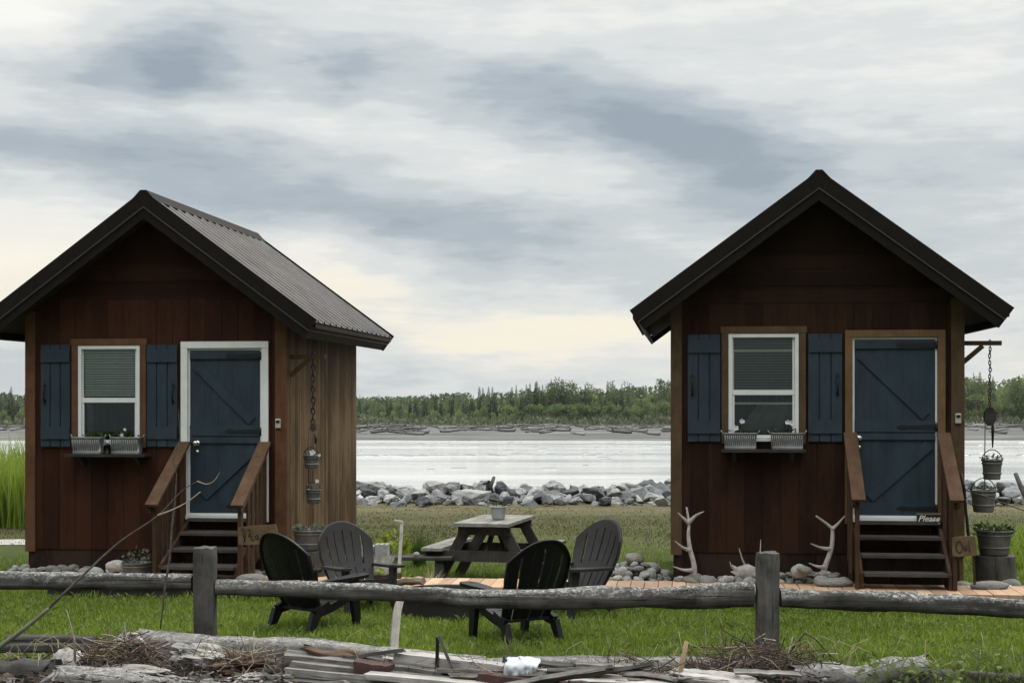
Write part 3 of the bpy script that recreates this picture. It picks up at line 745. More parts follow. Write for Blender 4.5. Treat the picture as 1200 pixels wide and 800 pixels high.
# ------------------------------------------------------------------ logs and boards with the grain along their own length
grey_log = wood('silvered_log', (.030, .028, .025), (.095, .090, .082), (.27, .258, .24), axis=0, bump=1.0, coarse=6, crack=.9, objrand=.15)
dark_log = wood('dark_weathered_log', (.022, .020, .018), (.052, .048, .043), (.11, .104, .095), axis=0, bump=.8, crack=.6, objrand=.15)
grey_board = wood('silvered_board', (.026, .023, .020), (.105, .097, .086), (.30, .285, .26), axis=0, bump=.8, crack=.9, objrand=.30)
pale_wood = wood('bleached_wood', (.14, .128, .112), (.32, .305, .28), (.50, .48, .45), axis=0, bump=.8, crack=.5, objrand=.1)
red_board = plain('faded_red_paint', (.060, .033, .029), .8, 0, .4, 9, .4, .2)
bark_mat = wood('brown_bark', (.020, .012, .008), (.060, .036, .024), (.14, .095, .07), axis=0, bump=1.0, crack=.7)
tan_wood = wood('fresh_tan_wood', (.15, .10, .055), (.25, .175, .10), (.36, .26, .16), axis=0, bump=.2, crack=.1)
post_mat = wood('grey_fence_post', (.018, .017, .0155), (.060, .056, .050), (.165, .157, .143), axis=2, bump=.9, crack=.7)
# lichen: pale flecks scattered over the upward side of the old rails
def lichen(m, amt=.9):
    t = m.node_tree; b = t.nodes['Principled BSDF']; src = b.inputs['Base Color'].links[0].from_socket
    ge = nd(t, 'ShaderNodeNewGeometry'); sp = nd(t, 'ShaderNodeSeparateXYZ'); t.links.new(ge.outputs['Normal'], sp.inputs[0])
    up = nd(t, 'ShaderNodeMapRange'); t.links.new(sp.outputs[2], up.inputs[0]); up.inputs[1].default_value = .0; up.inputs[2].default_value = .75
    n = noise_node(t, mapped(t, (.7, 1, 1)), 36.0, 6, .8, .8)
    ml = nd(t, 'ShaderNodeMath', operation='MULTIPLY'); t.links.new(ramp_node(t, n, [(.49, (0, 0, 0)), (.60, (amt,) * 3)]), ml.inputs[0]); t.links.new(up.outputs[0], ml.inputs[1])
    t.links.new(mixn(t, ml.outputs[0], src, (.40, .40, .375)), b.inputs['Base Color'])
rail_mat = wood('lichened_fence_rail', (.014, .013, .012), (.050, .047, .043), (.14, .133, .123), axis=0, bump=1.0, crack=.7, objrand=.1); lichen(rail_mat); lichen(grey_log, .7)

def align(o, p0, p1, roll=0.0):
    p0, p1 = Vector(p0), Vector(p1); d = p1 - p0
    q = d.to_track_quat('X', 'Z'); o.matrix_world = Matrix.Translation(p0) @ q.to_matrix().to_4x4() @ Matrix.Rotation(roll, 4, 'X')
def log(name, p0, p1, w_, h_, mat, seed, wob=.12, sq=.5, taper=(1, 1), nseg=24, parent=None, roll=0.0, bend=0.0, ragged=.0):
    """a rough timber: squared-round section that wanders along its length"""
    p0, p1 = Vector(p0), Vector(p1); ln = (p1 - p0).length; mb = MB(); n = 28; nseg = nseg * 2; vs = []
    for i in range(nseg + 1):
        f = i / nseg; tp = taper[0] + (taper[1] - taper[0]) * f
        oy = mnoise.noise((f * 3.1, seed, 1.0)) * w_ * wob * 1.5; oz = mnoise.noise((f * 3.1, seed, 7.0)) * h_ * wob * 1.5 + bend * math.sin(math.pi * f)
        for k in range(n):
            a = 2 * math.pi * k / n; c, s_ = math.cos(a), math.sin(a)
            e = 1 / max(abs(c), abs(s_)); r = 1 + (e - 1) * sq
            r *= 1 + wob * mnoise.noise((f * ln * 2.2, math.cos(a) * 1.5 + seed, math.sin(a) * 1.5)) * 1.4
            r *= 1 + .09 * mnoise.noise((f * ln * 1.2, math.cos(a) * 5 + seed, math.sin(a) * 5)) + .05 * mnoise.noise((f * ln * 8, math.cos(a) * 9 + seed, math.sin(a) * 9))
            x = f * ln
            if i in (0, nseg): x += (ragged * mnoise.noise((c * 2 + seed, s_ * 2, i))) 
            vs.append((x, oy + c * r * w_ / 2 * tp, oz + s_ * r * h_ / 2 * tp))
    fs = [(i * n + k, i * n + (k + 1) % n, (i + 1) * n + (k + 1) % n, (i + 1) * n + k) for i in range(nseg) for k in range(n)]
    mb.add(vs, fs, True)
    mb.add([vs[k] for k in range(n)], [tuple(range(n))]); mb.add([vs[nseg * n + k] for k in range(n)], [tuple(range(n))])
    o = mb.build(name, mat, parent); align(o, p0, p1, roll); return o
def board(name, p0, p1, w_, h_, mat, seed=0, parent=None, roll=0.0, sag=.0):
    p0, p1 = Vector(p0), Vector(p1); ln = (p1 - p0).length; mb = MB(); rr = random.Random(seed)
    n = 8; vs = []
    for i in range(n + 1):
        f = i / n; x = f * ln + 0
        dy = rr.uniform(-.006, .006); dz = rr.uniform(-.003, .003) + sag * math.sin(math.pi * f); tw = rr.uniform(-.02, .02)
        jx = [rr.uniform(-.02, .02) if i in (0, n) else 0 for _ in range(4)]
        for k, (a, b) in enumerate(((-1, -1), (1, -1), (1, 1), (-1, 1))): vs.append((x + jx[k], dy + a * w_ / 2, dz + b * h_ / 2 + a * tw * w_))
    fs = [(4 * i + k, 4 * i + (k + 1) % 4, 4 * i + 4 + (k + 1) % 4, 4 * i + 4 + k) for i in range(n) for k in range(4)] + [(0, 1, 2, 3), (4 * n, 4 * n + 3, 4 * n + 2, 4 * n + 1)]
    mb.add(vs, fs); o = mb.build(name, mat, parent); align(o, p0, p1, roll); return o

# ------------------------------------------------------------------ the old post and rail fence
YF = 12.0
fence = empty('post_and_rail_fence', P(560, 786, YF), 0, 'weathered grey post and rail fence crossing in front of the chairs', 'fence')
fence.location.z = 0
bpy.context.view_layer.update()
def fpost(px, pytop, wd, seed, lean):
    n = 16; mb = MB(); x = (px - 600) / FPX * YF - fence.location.x; zt = H - (pytop - HZ) / FPX * YF; vs = []; ns = 16
    for i in range(ns + 1):
        f = i / ns; z = -.15 + (zt + .15) * f
        for k in range(n):
            a = 2 * math.pi * k / n; c, s_ = math.cos(a), math.sin(a); r = 1 + (1 / max(abs(c), abs(s_)) - 1) * .55
            r *= 1 + .10 * mnoise.noise((c * 1.6 + seed, s_ * 1.6, z * 1.6)) + .05 * mnoise.noise((c * 5 + seed, s_ * 5, z * 1.5))
            if i == ns: r *= .93
            zz = z + (.035 * mnoise.noise((c * 2.1 + seed, s_ * 2.1, 3)) if i == ns else 0)
            vs.append((x + lean * z + c * r * wd / 2, s_ * r * wd / 2, zz))
    mb.add(vs, [(i * n + k, i * n + (k + 1) % n, (i + 1) * n + (k + 1) % n, (i + 1) * n + k) for i in range(ns) for k in range(n)], True)
    mb.add([vs[ns * n + k] for k in range(n)] + [(x + lean * zt, 0, zt + .006)], [(k, (k + 1) % n, n) for k in range(n)])
    return mb.build('post', post_mat, fence)
fpost(240, 641, .185, 3.0, .0); p2 = fpost(898.5, 647, .19, 8.0, .010)
for px in (-440, 1560): fpost(px, 645, .19, px, .01)
def frail(pts, mat, seed):
    """pts: px, top row, bottom row at the fence distance"""
    k = (H - 0); mb = MB(); n = 20; vs = []; P3 = []
    x0 = (pts[0][0] - 600) / FPX * YF; z0 = H - ((pts[0][1] + pts[0][2]) / 2 - HZ) / FPX * YF
    dense = []
    for (a, b) in zip(pts, pts[1:]):
        m_ = max(2, int(abs(b[0] - a[0]) / 6))
        for i in range(m_): f = i / m_; f2 = f * f * (3 - 2 * f); dense.append((a[0] + (b[0] - a[0]) * f, a[1] + (b[1] - a[1]) * f2, a[2] + (b[2] - a[2]) * f2))
    dense.append(pts[-1])
    for i, (px, t_, b_) in enumerate(dense):
        x = (px - 600) / FPX * YF; zc = H - ((t_ + b_) / 2 - HZ) / FPX * YF; hh = (b_ - t_) / FPX * YF
        for kx in range(n):
            a = 2 * math.pi * kx / n; c, s_ = math.cos(a), math.sin(a); r = 1 + (1 / max(abs(c), abs(s_)) - 1) * .5
            r *= 1 + .22 * mnoise.noise((x * 2.0, c * 1.6 + seed, s_ * 1.6)) + .13 * mnoise.noise((x * 2.6, c * 5 + seed, s_ * 5)) + .07 * mnoise.noise((x * 14, c * 5 + seed, s_ * 5))
            vs.append((x - x0, c * r * .075, zc - z0 + s_ * r * hh / 2 * .95))
    m_ = len(dense)
    mb.add(vs, [(i * n + q, i * n + (q + 1) % n, (i + 1) * n + (q + 1) % n, (i + 1) * n + q) for i in range(m_ - 1) for q in range(n)], True)
    mb.add(vs[:n], [tuple(range(n))]); mb.add(vs[-n:], [tuple(range(n))])
    o = mb.build('rail', mat, fence); o.location = (x0 - fence.location.x, 0, z0); return o
frail([(-440, 664, 690), (-150, 668, 690), (0, 669, 690), (60, 670, 691), (140, 671, 691), (226, 672, 692)], rail_mat, 1.0)
frail([(254, 678, 697), (330, 680, 699), (420, 683, 703), (500, 686, 708), (560, 691, 712), (620, 691, 713), (700, 687, 714), (760, 688, 712), (820, 684, 713), (883, 681, 711)], rail_mat, 4.0)
frail([(914, 688, 711), (960, 690, 713), (1040, 693, 716), (1120, 696, 719), (1200, 702, 724), (1400, 706, 728), (1560, 706, 728)], rail_mat, 9.0)

# ------------------------------------------------------------------ adirondack chairs
chair_black = plain('black_moulded_resin', (.0052, .0052, .0058), .5, 0, .3, 9, .03, .22)
chair_grey = plain('faded_grey_resin', (.020, .0180, .0178), .55, 0, .25, 7, .05, .3)
def adirondack(label, mat, loc, rz, sc_=1.0):
    root = empty('garden_chair', loc, rz, label, 'chair', 'garden chairs round the fire pit'); root.scale = (sc_,) * 3
    # back: one moulded panel with fanned slots and an arched top, thick and slightly dished
    NS, NT = 58, 48; mb = MB(); vid = {}
    def pt(s, t, side):
        wd = .225 + .105 * min(1, t / .72) ** .8
        top = 1.0 - .26 * abs(s) ** 2.3
        tt = t * top
        x = s * wd; along = .845 * tt
        dish = .055 * s * s
        th = .0 if side == 0 else -.022
        y = -.15 - .40 * along + dish + th - .05 * math.sin(math.pi * min(1, t)) * .6
        z = .20 + .895 * along
        return (x, y, z)
    def solid(i, j):
        s = -1 + 2 * (i + .5) / NS; t = (j + .5) / NT
        if abs(s) > .86 or t > .90: return True
        if .36 < t < .43: return True
        if t < .03: return True
        for q in (-.66, -.33, 0, .33, .66):
            if abs(s - q) < .026: return False
        return True
    def v(i, j, side):
        k = (i, j, side)
        if k not in vid:
            vid[k] = len(mb.v); mb.v.append(pt(-1 + 2 * i / NS, j / NT, side))
        return vid[k]
    def q(*ids): mb.f.append(ids); mb.mi.append(0); mb.sm.append(False)
    inside = lambda i, j: 0 <= i < NS and 0 <= j < NT and solid(i, j)
    for i in range(NS):
        for j in range(NT):
            if not inside(i, j): continue
            q(v(i, j, 0), v(i + 1, j, 0), v(i + 1, j + 1, 0), v(i, j + 1, 0)); q(v(i, j, 1), v(i, j + 1, 1), v(i + 1, j + 1, 1), v(i + 1, j, 1))
            if not inside(i - 1, j): q(v(i, j, 0), v(i, j + 1, 0), v(i, j + 1, 1), v(i, j, 1))
            if not inside(i + 1, j): q(v(i + 1, j, 0), v(i + 1, j, 1), v(i + 1, j + 1, 1), v(i + 1, j + 1, 0))
            if not inside(i, j - 1): q(v(i, j, 0), v(i, j, 1), v(i + 1, j, 1), v(i + 1, j, 0))
            if not inside(i, j + 1): q(v(i, j + 1, 0), v(i + 1, j + 1, 0), v(i + 1, j + 1, 1), v(i, j + 1, 1))
    back = mb.build('backrest', mat, root)
    # raised rim and back ribs
    rb = MB()
    path = [Vector(pt(-1, t / 10, 1)) + Vector((0, -.012, 0)) for t in range(0, 11)] + [Vector(pt(-1 + 2 * k / 14, 1, 1)) + Vector((0, -.012, 0)) for k in range(1, 14)] + [Vector(pt(1, t / 10, 1)) + Vector((0, -.012, 0)) for t in range(10, -1, -1)]
    rb.tube(path, .013, 6); rb.build('rim', mat, back)
    # seat
    mb = MB(); n = 6
    def seat(f): y = -.20 + .50 * f; return y, .225 + .165 * f - .05 * (1 - f) * f * 4 * .5 - (.02 if f > .97 else 0)
    for k in range(n):
        f0, f1 = k / n + .010, (k + 1) / n - .010; (ya, za), (yb, zb_) = seat(f0), seat(f1); x = .235 + .02 * f1
        mb.hexa([(-x, ya, za - .02), (x, ya, za - .02), (x, yb, zb_ - .02), (-x, yb, zb_ - .02), (-x, ya, za), (x, ya, za), (x, yb, zb_), (-x, yb, zb_)])
    for s in (-1, 1):
        for k in range(6):
            (ya, za), (yb, zb_) = seat(k / 6), seat((k + 1) / 6); mb.bar((s * .262, ya, za - .03), (s * .262, yb, zb_ - .03), .03, .075)
    mb.bar((-.25, .305, .345), (.25, .305, .345), .02, .08)
    mb.build('seat', mat, root)
    for s in (-1, 1):
        # armrest: a long paddle, wide in front
        mb = MB(); ol = []
        for yy, xi, xo in ((-.27, .285, .345), (-.10, .265, .365), (.12, .25, .40), (.27, .245, .41), (.35, .265, .395), (.375, .30, .36)): ol.append((yy, xi, xo))
        poly = [(s * b, y) for y, a, b in ol] + [(s * a, y) for y, a, b in reversed(ol)]
        zz = lambda y: .51 + .05 * y
        nn = len(poly)
        vs = [(x, y, zz(y)) for x, y in poly] + [(x, y, zz(y) - .03) for x, y in poly]
        mb.add(vs, [tuple(range(nn)), tuple(range(2 * nn - 1, nn - 1, -1))] + [(i, i + nn, (i + 1) % nn + nn, (i + 1) % nn) for i in range(nn)])
        mb.build('armrest', mat, root)
        mb = MB()   # front leg, arched into the seat side
        mb.bar((s * .285, .30, 0), (s * .285, .265, .30), .048, .070, (0, 1, 0), .05, .095); mb.bar((s * .285, .265, .30), (s * .295, .24, .525), .05, .095, (0, 1, 0), .045, .11)
        mb.build('leg', mat, root)
        mb = MB()
        mb.bar((s * .275, -.31, 0), (s * .268, -.225, .19), .05, .060, (0, 1, 0), .05, .10); mb.bar((s * .268, -.225, .19), (s * .265, -.05, .275), .045, .10, (0, 1, 0), .04, .06)
        mb.build('leg', mat, root)
    return root
adirondack('black resin garden chair seen from behind, nearer the middle of the yard', chair_black, (.04, 13.50, 0), R(33))
adirondack('black resin garden chair seen from behind, in front of the left cabin', chair_black, (-1.90, 14.18, 0), R(-40))
adirondack('faded grey resin chair beside the planter on the stump, facing the fence', chair_grey, (-1.59, 15.42, 0), R(-148), .93)
adirondack('faded grey resin chair turned sideways before the boardwalk, near the picnic table', chair_grey, (.63, 15.20, 0), R(130), .98)

# fire pit in the middle of the chairs
pit_steel = plain('rusty_dark_steel', (.030, .026, .024), .75, .3, .45, 6, .3)
fp = empty('fire_pit', (-.67, 15.12, 0), 0, 'low dark round fire pit ring between the four chairs', 'fire pit')
mb = MB(); mb.lathe([(.47, 0), (.475, .02), (.475, .225), (.49, .24), (.49, .255), (.455, .255), (.45, .24), (.45, .03)], n=40); mb.build('ring', pit_steel, fp)
mb = MB(); mb.lathe([(.0, .06), (.25, .075), (.449, .05)], n=24); mb.build('ash_bed', plain('wood_ash', (.13, .125, .12), .95, 0, .5, 14, .5), fp)
split_wood = wood('split_firewood', (.08, .055, .035), (.20, .15, .105), (.34, .275, .20), axis=0, bump=.6)
for i, (a, b, d, lab) in enumerate((((440, 676, 15.9), (468, 674, 15.75), .085, 'brown split log leaning on the boardwalk edge, left of the fire pit'), ((460, 682, 15.65), (496, 680, 15.5), .10, 'pale flat split log on the rim of the fire pit'))):
    o = log('firewood', P(*a), P(*b), d, d * .75, bark_mat if i == 0 else split_wood, 20 + i, .2, .3); tag(o, lab, 'firewood', 'firewood by the fire pit')

# ------------------------------------------------------------------ picnic table
pic_top = wood('grey_table_planks', (.075, .075, .062), (.205, .205, .178), (.38, .375, .335), axis=1, bump=.4, crack=.4)
pic_leg = wood('dark_table_frame', (.022, .020, .017), (.050, .046, .040), (.09, .083, .072), axis=2, bump=.4, crack=.3)
pt_ = empty('picnic_table', (-.20, 18.05, 0), R(-14), 'weathered grey wooden picnic table with attached benches on the lawn', 'table')
pt_.scale = (.94, .94, .96); L2 = .74
mb = MB()
for k in range(5): x = -.36 + k * .145; mb.box(x, x + .138, -L2, L2, .735 + rnd.uniform(-.002, .002), .775)
mb.build('tabletop', pic_top, pt_)
for s in (-1, 1):
    mb = MB()
    for a, b in ((.515, .645), (.653, .783)): mb.box(min(s * a, s * b), max(s * a, s * b), -L2, L2, .425, .462)
    mb.build('bench', pic_top, pt_)
for y in (-.52, .52):
    for s in (-1, 1):
        mb = MB(); mb.bar((s * .64, y, .0), (s * .22, y, .73), .045, .13, (1, 0, 0)); mb.build('leg', pic_leg, pt_)
    s = -1 if y < 0 else 1
    mb = MB(); mb.box(-.77, .77, y + s * .025, y + s * .065, .29, .424); mb.build('bench_support', pic_leg, pt_)
    mb = MB(); mb.box(-.34, .34, y + s * .025, y + s * .065, .62, .733); mb.build('top_cleat', pic_leg, pt_)
mb = MB(); mb.bar((0, -.50, .36), (0, -.05, .70), .04, .09); mb.bar((0, .50, .36), (0, .05, .70), .04, .09); mb.build('brace', pic_leg, pt_)

# ------------------------------------------------------------------ pots, tubs, buckets and their plants
zinc = plain('galvanised_zinc', (.20, .205, .20), .45, .65, .3, 9, .1)
zinc_dark = plain('tarnished_zinc', (.105, .11, .105), .55, .5, .35, 8, .1)
pot_pale = plain('pale_enamel_pot', (.36, .36, .35), .5, .1, .1, 8)
soil = plain('potting_soil', (.02, .015, .011), .95, 0, .4, 30, .6)
leaf_green = leafmat('planter_leaves', (.030, .055, .018), (.085, .12, .04), 9.0)
leaf_pale = leafmat('grey_green_leaves', (.07, .09, .06), (.17, .19, .13), 9.0)
flower_white = leafmat('white_petals', (.62, .62, .60), (.78, .78, .77), 9.0, .2)
bark_stump = wood('grey_stump_bark', (.030, .028, .024), (.065, .060, .052), (.125, .116, .10), axis=2, bump=1.0, crack=.7)
def leaves(mb, cx, cy, z, rx, ry, n, hmax, size, rr):
    for _ in range(n):
        a = rr.uniform(0, 6.283); q = math.sqrt(rr.random()); p = (cx + rx * q * math.cos(a), cy + ry * q * math.sin(a), z + rr.random() * hmax)
        mb.leaf(p, (math.cos(a) * .8 + rr.uniform(-.4, .4), math.sin(a) * .8 + rr.uniform(-.4, .4), rr.uniform(-.1, .9)), size * rr.uniform(.6, 1.2), size * rr.uniform(.4, .7))
def flower(mb, p, r, rr):
    for k in range(6):
        a = k * 1.047 + rr.random(); mb.leaf(p, (math.cos(a), -.35, math.sin(a)), r, r * .8, (0, -1, .2))
        mb.leaf(p, (math.cos(a + .5), -.7, math.sin(a + .5)), r * .7, r * .7, (0, -1, .1))
def plant_in(name, label, parent_loc, rz, rx, ry, z, n, hmax, size, mat, seed, flowers=(), stems=()):
    rr = random.Random(seed)
    o = empty(name, parent_loc, rz, label, 'plant')
    mb = MB(); leaves(mb, 0, 0, z, rx, ry, n, hmax, size, rr)
    for s in stems:
        mb.tube(s, .0035, 4)
    mb.build('foliage', mat, o)
    for f in flowers:
        mb = MB(); flower(mb, f[:3], f[3] * 1.5, rr); mb.build('flower', flower_white, o)
    return o
def tub(name, label, cat, loc, rt, rb, h, mat, seed, group=None, hoops=True, bail=False, ears=False):
    o = empty(name, loc, 0, label, cat, group)
    mb = MB(); mb.lathe([(.0, .004), (rb - .004, .004), (rb, .01), (rb + (rt - rb) * .12, h * .12), (rb + (rt - rb) * .5, h * .5), (rb + (rt - rb) * .78, h * .78), (rt, h - .02), (rt + .010, h - .015), (rt + .014, h - .004), (rt + .006, h), (rt - .008, h - .002), (rt - .012, h * .8), (rb, h * .55), (0, h * .55)], n=28)
    if hoops:
        for f in (.32, .80): rr_ = rb + (rt - rb) * f; mb.lathe([(rr_ + .001, h * f - .012), (rr_ + .008, h * f - .006), (rr_ + .008, h * f + .006), (rr_ + .002, h * f + .012)], n=28)
    mb.build('body', mat, o)
    mb = MB(); mb.lathe([(0, h * .86), (rt - .014, h * .84)], n=18); mb.build('soil', soil, o)
    if ears:
        for s in (-1, 1):
            mb = MB(); mb.tube([(s * (rt - .0), -.06, h * .80), (s * (rt + .035), -.04, h * .86), (s * (rt + .04), .04, h * .86), (s * rt, .06, h * .80)], .006, 6); mb.build('handle', mat, o)
    if bail:
        mb = MB(); mb.tube([(rt * math.cos(a) * 1.02, 0, h * .92 + rt * 1.15 * math.sin(a)) for a in [math.pi * k / 12 for k in range(13)]], .0055, 6); mb.build('bail_handle', black_iron, o)
    return o
# pot on the picnic table
pp = P(584, 608, 17.95); pp.z = .746
tub('flower_pot', 'pale grey pot standing on the picnic table', 'pot', pp, .098, .075, .165, pot_pale, 1, None, False)
plant_in('potted_plant', 'low green plant in the pale pot on the table', pp, 0, .07, .07, .13, 40, .07, .05, leaf_green, 3)
def stump(label, loc, r, h, seed):
    mb = MB(); n = 26; vs = []; ns = 8
    for i in range(ns + 1):
        f = i / ns
        for k in range(n):
            a = 2 * math.pi * k / n; q = r * (1 + .07 * mnoise.noise((math.cos(a) * 2 + seed, math.sin(a) * 2, f)) + .05 * mnoise.noise((math.cos(a) * 7 + seed, math.sin(a) * 7, f * .6)) + .06 * (1 - f) ** 3)
            vs.append((q * math.cos(a), q * math.sin(a), -.02 + (h + .02) * f))
    mb.add(vs, [(i * n + k, i * n + (k + 1) % n, (i + 1) * n + (k + 1) % n, (i + 1) * n + k) for i in range(ns) for k in range(n)], True)
    mb.add([vs[ns * n + k] for k in range(n)], [tuple(range(n))])
    o = mb.build('tree_stump', bark_stump); o.location = loc; return tag(o, label, 'stump', 'stumps holding planters')
sR = P(1166, 680, 16.75); sR.z = 0; zt = P(1166, 652, 16.6).z
stump('dark sawn stump under the large tub, right of the right cabin', sR, .225, zt, 2.0)
tub('planter_tub', 'large grey zinc tub of greenery on the right stump', 'planter', (sR.x - .01, sR.y, zt + .002), .198, .155, .285, zinc_dark, 2, 'zinc planter tubs on stumps', ears=True)
plant_in('tub_plant', 'low green plant filling the large tub on the right stump', (sR.x - .01, sR.y, zt), 0, .18, .18, .255, 130, .07, .075, leaf_green, 5)
sL = P(366, 690, 16.95); sL.z = 0; zt2 = P(366, 646, 16.8).z
stump('pale grey sawn stump against the left cabin, behind the chairs', sL, .19, zt2, 6.0)
tub('planter_tub', 'grey zinc tub of pale leaves beside the left cabin side wall', 'planter', (sL.x - .03, sL.y, zt2 + .002), .185, .15, .235, zinc_dark, 3, 'zinc planter tubs on stumps')
plant_in('tub_plant', 'pale leafy plant in the zinc tub by the left cabin', (sL.x - .03, sL.y, zt2), 0, .17, .16, .21, 110, .06, .07, leaf_pale, 6)
# zinc troughs on the window shelves
def trough(F, x0, x1, ytop, ybot, label, seed, fl):
    v = -.14; a, zb_ = F.at(x0, ybot, v); b, zt_ = F.at(x1, ytop, v); zb_ = F.shelf + .001; ln = b - a; h = zt_ - zb_
    o = empty('window_trough', F.w((a + b) / 2, v, zb_), -F.th, label, 'planter', 'zinc window troughs')
    mb = MB(); n = 26
    def ring(rx, ry, z):
        out = []
        for k in range(44):
            t = 2 * math.pi * k / 44; c, s_ = math.cos(t), math.sin(t); e = 1 / max(abs(c), abs(s_)); e = 1 + (e - 1) * .86
            out.append((c * e * rx, s_ * e * ry, z))
        return out
    rings = [ring(ln / 2 * .90, .060, .0), ring(ln / 2 * .92, .064, h * .16), ring(ln / 2 * .90, .061, h * .18), ring(ln / 2 * .95, .070, h * .88), ring(ln / 2, .078, h * .95), ring(ln / 2 * 1.01, .080, h), ring(ln / 2 * .95, .072, h * .97), ring(ln / 2 * .88, .058, h * .6)]
    vs = [p for r_ in rings for p in r_]; m_ = 44
    mb.add(vs, [(i * m_ + k, i * m_ + (k + 1) % m_, (i + 1) * m_ + (k + 1) % m_, (i + 1) * m_ + k) for i in range(len(rings) - 1) for k in range(m_)], True)
    mb.add(rings[0], [tuple(range(m_ - 1, -1, -1))]); mb.add(rings[-1], [tuple(range(m_))])
    # pressed flutes along the front
    k = 0; x = -ln / 2 * .84
    while x < ln / 2 * .84:
        mb.tube([(x, -.0625, h * .20), (x * 1.04, -.070, h * .86)], .0055, 5); x += .022
    mb.build('body', zinc, o)
    mb = MB()
    mb.tube([(-ln / 2 * .97, 0, h * .9), (-ln / 2 * 1.02, 0, h * 1.0), (-ln / 2 * 1.12, 0, h * 1.16)], .007, 6); mb.build('ear', zinc, o)
    mb = MB(); mb.tube([(ln / 2 * .97, 0, h * .9), (ln / 2 * 1.02, 0, h * 1.0), (ln / 2 * 1.12, 0, h * 1.16)], .007, 6); mb.build('ear', zinc, o)
    return o, (ln, h)
FR.shelf = FR.at(880, 526.5, -.2)[1]; FL.shelf = FL.at(120, 532, -.2)[1]
for F, cabn, items in ((FR, 'right', ((847, 888, 507, 526, 'left', [(.02, -.03, .31, .024), (-.05, -.06, .235, .026)]), (902, 943, 507, 526, 'right', [(.0, -.03, .30, .022), (.045, -.05, .29, .024)]))),
                       (FL, 'left', ((85, 122, 512, 531, 'left', []), (130, 167, 512, 531, 'right', [(-.01, -.03, .29, .015), (-.03, -.06, .225, .018)])))):
    for x0, x1, yt, yb, side, fl in items:
        o, (ln, h) = trough(F, x0, x1, yt, yb, 'fluted zinc trough on the %s cabin window shelf, %s of the pair' % (cabn, side), x0, fl)
        plant_in('trough_plant', '%s plant in the %s trough under the %s cabin window' % ('white flowering' if fl else 'sparse green', side, cabn), o.location, o.rotation_euler.z, ln * .42, .045, h * .85, 34, .07, .045, leaf_green, x0,
                 fl, [[(fx * .7, fy * .5, h * .8), (fx, fy, fz)] for fx, fy, fz, r_ in fl])
mb = MB(); u_, z_ = FL.at(126, 520, -.13); o = empty('lantern', FL.w(u_, -.13, FL.shelf + .001), -FL.th, 'small dark lantern between the troughs on the left cabin shelf', 'lantern')
mb.lathe([(0, 0), (.034, 0), (.036, .012), (.024, .018), (.024, .09), (.04, .098), (.014, .125), (0, .13)], n=14); mb.build('body', black_iron, o)
mb = MB(); mb.tube([(-.03, 0, .11), (-.026, 0, .15), (0, 0, .172), (.026, 0, .15), (.03, 0, .11)], .003, 5); mb.build('handle', black_iron, o)

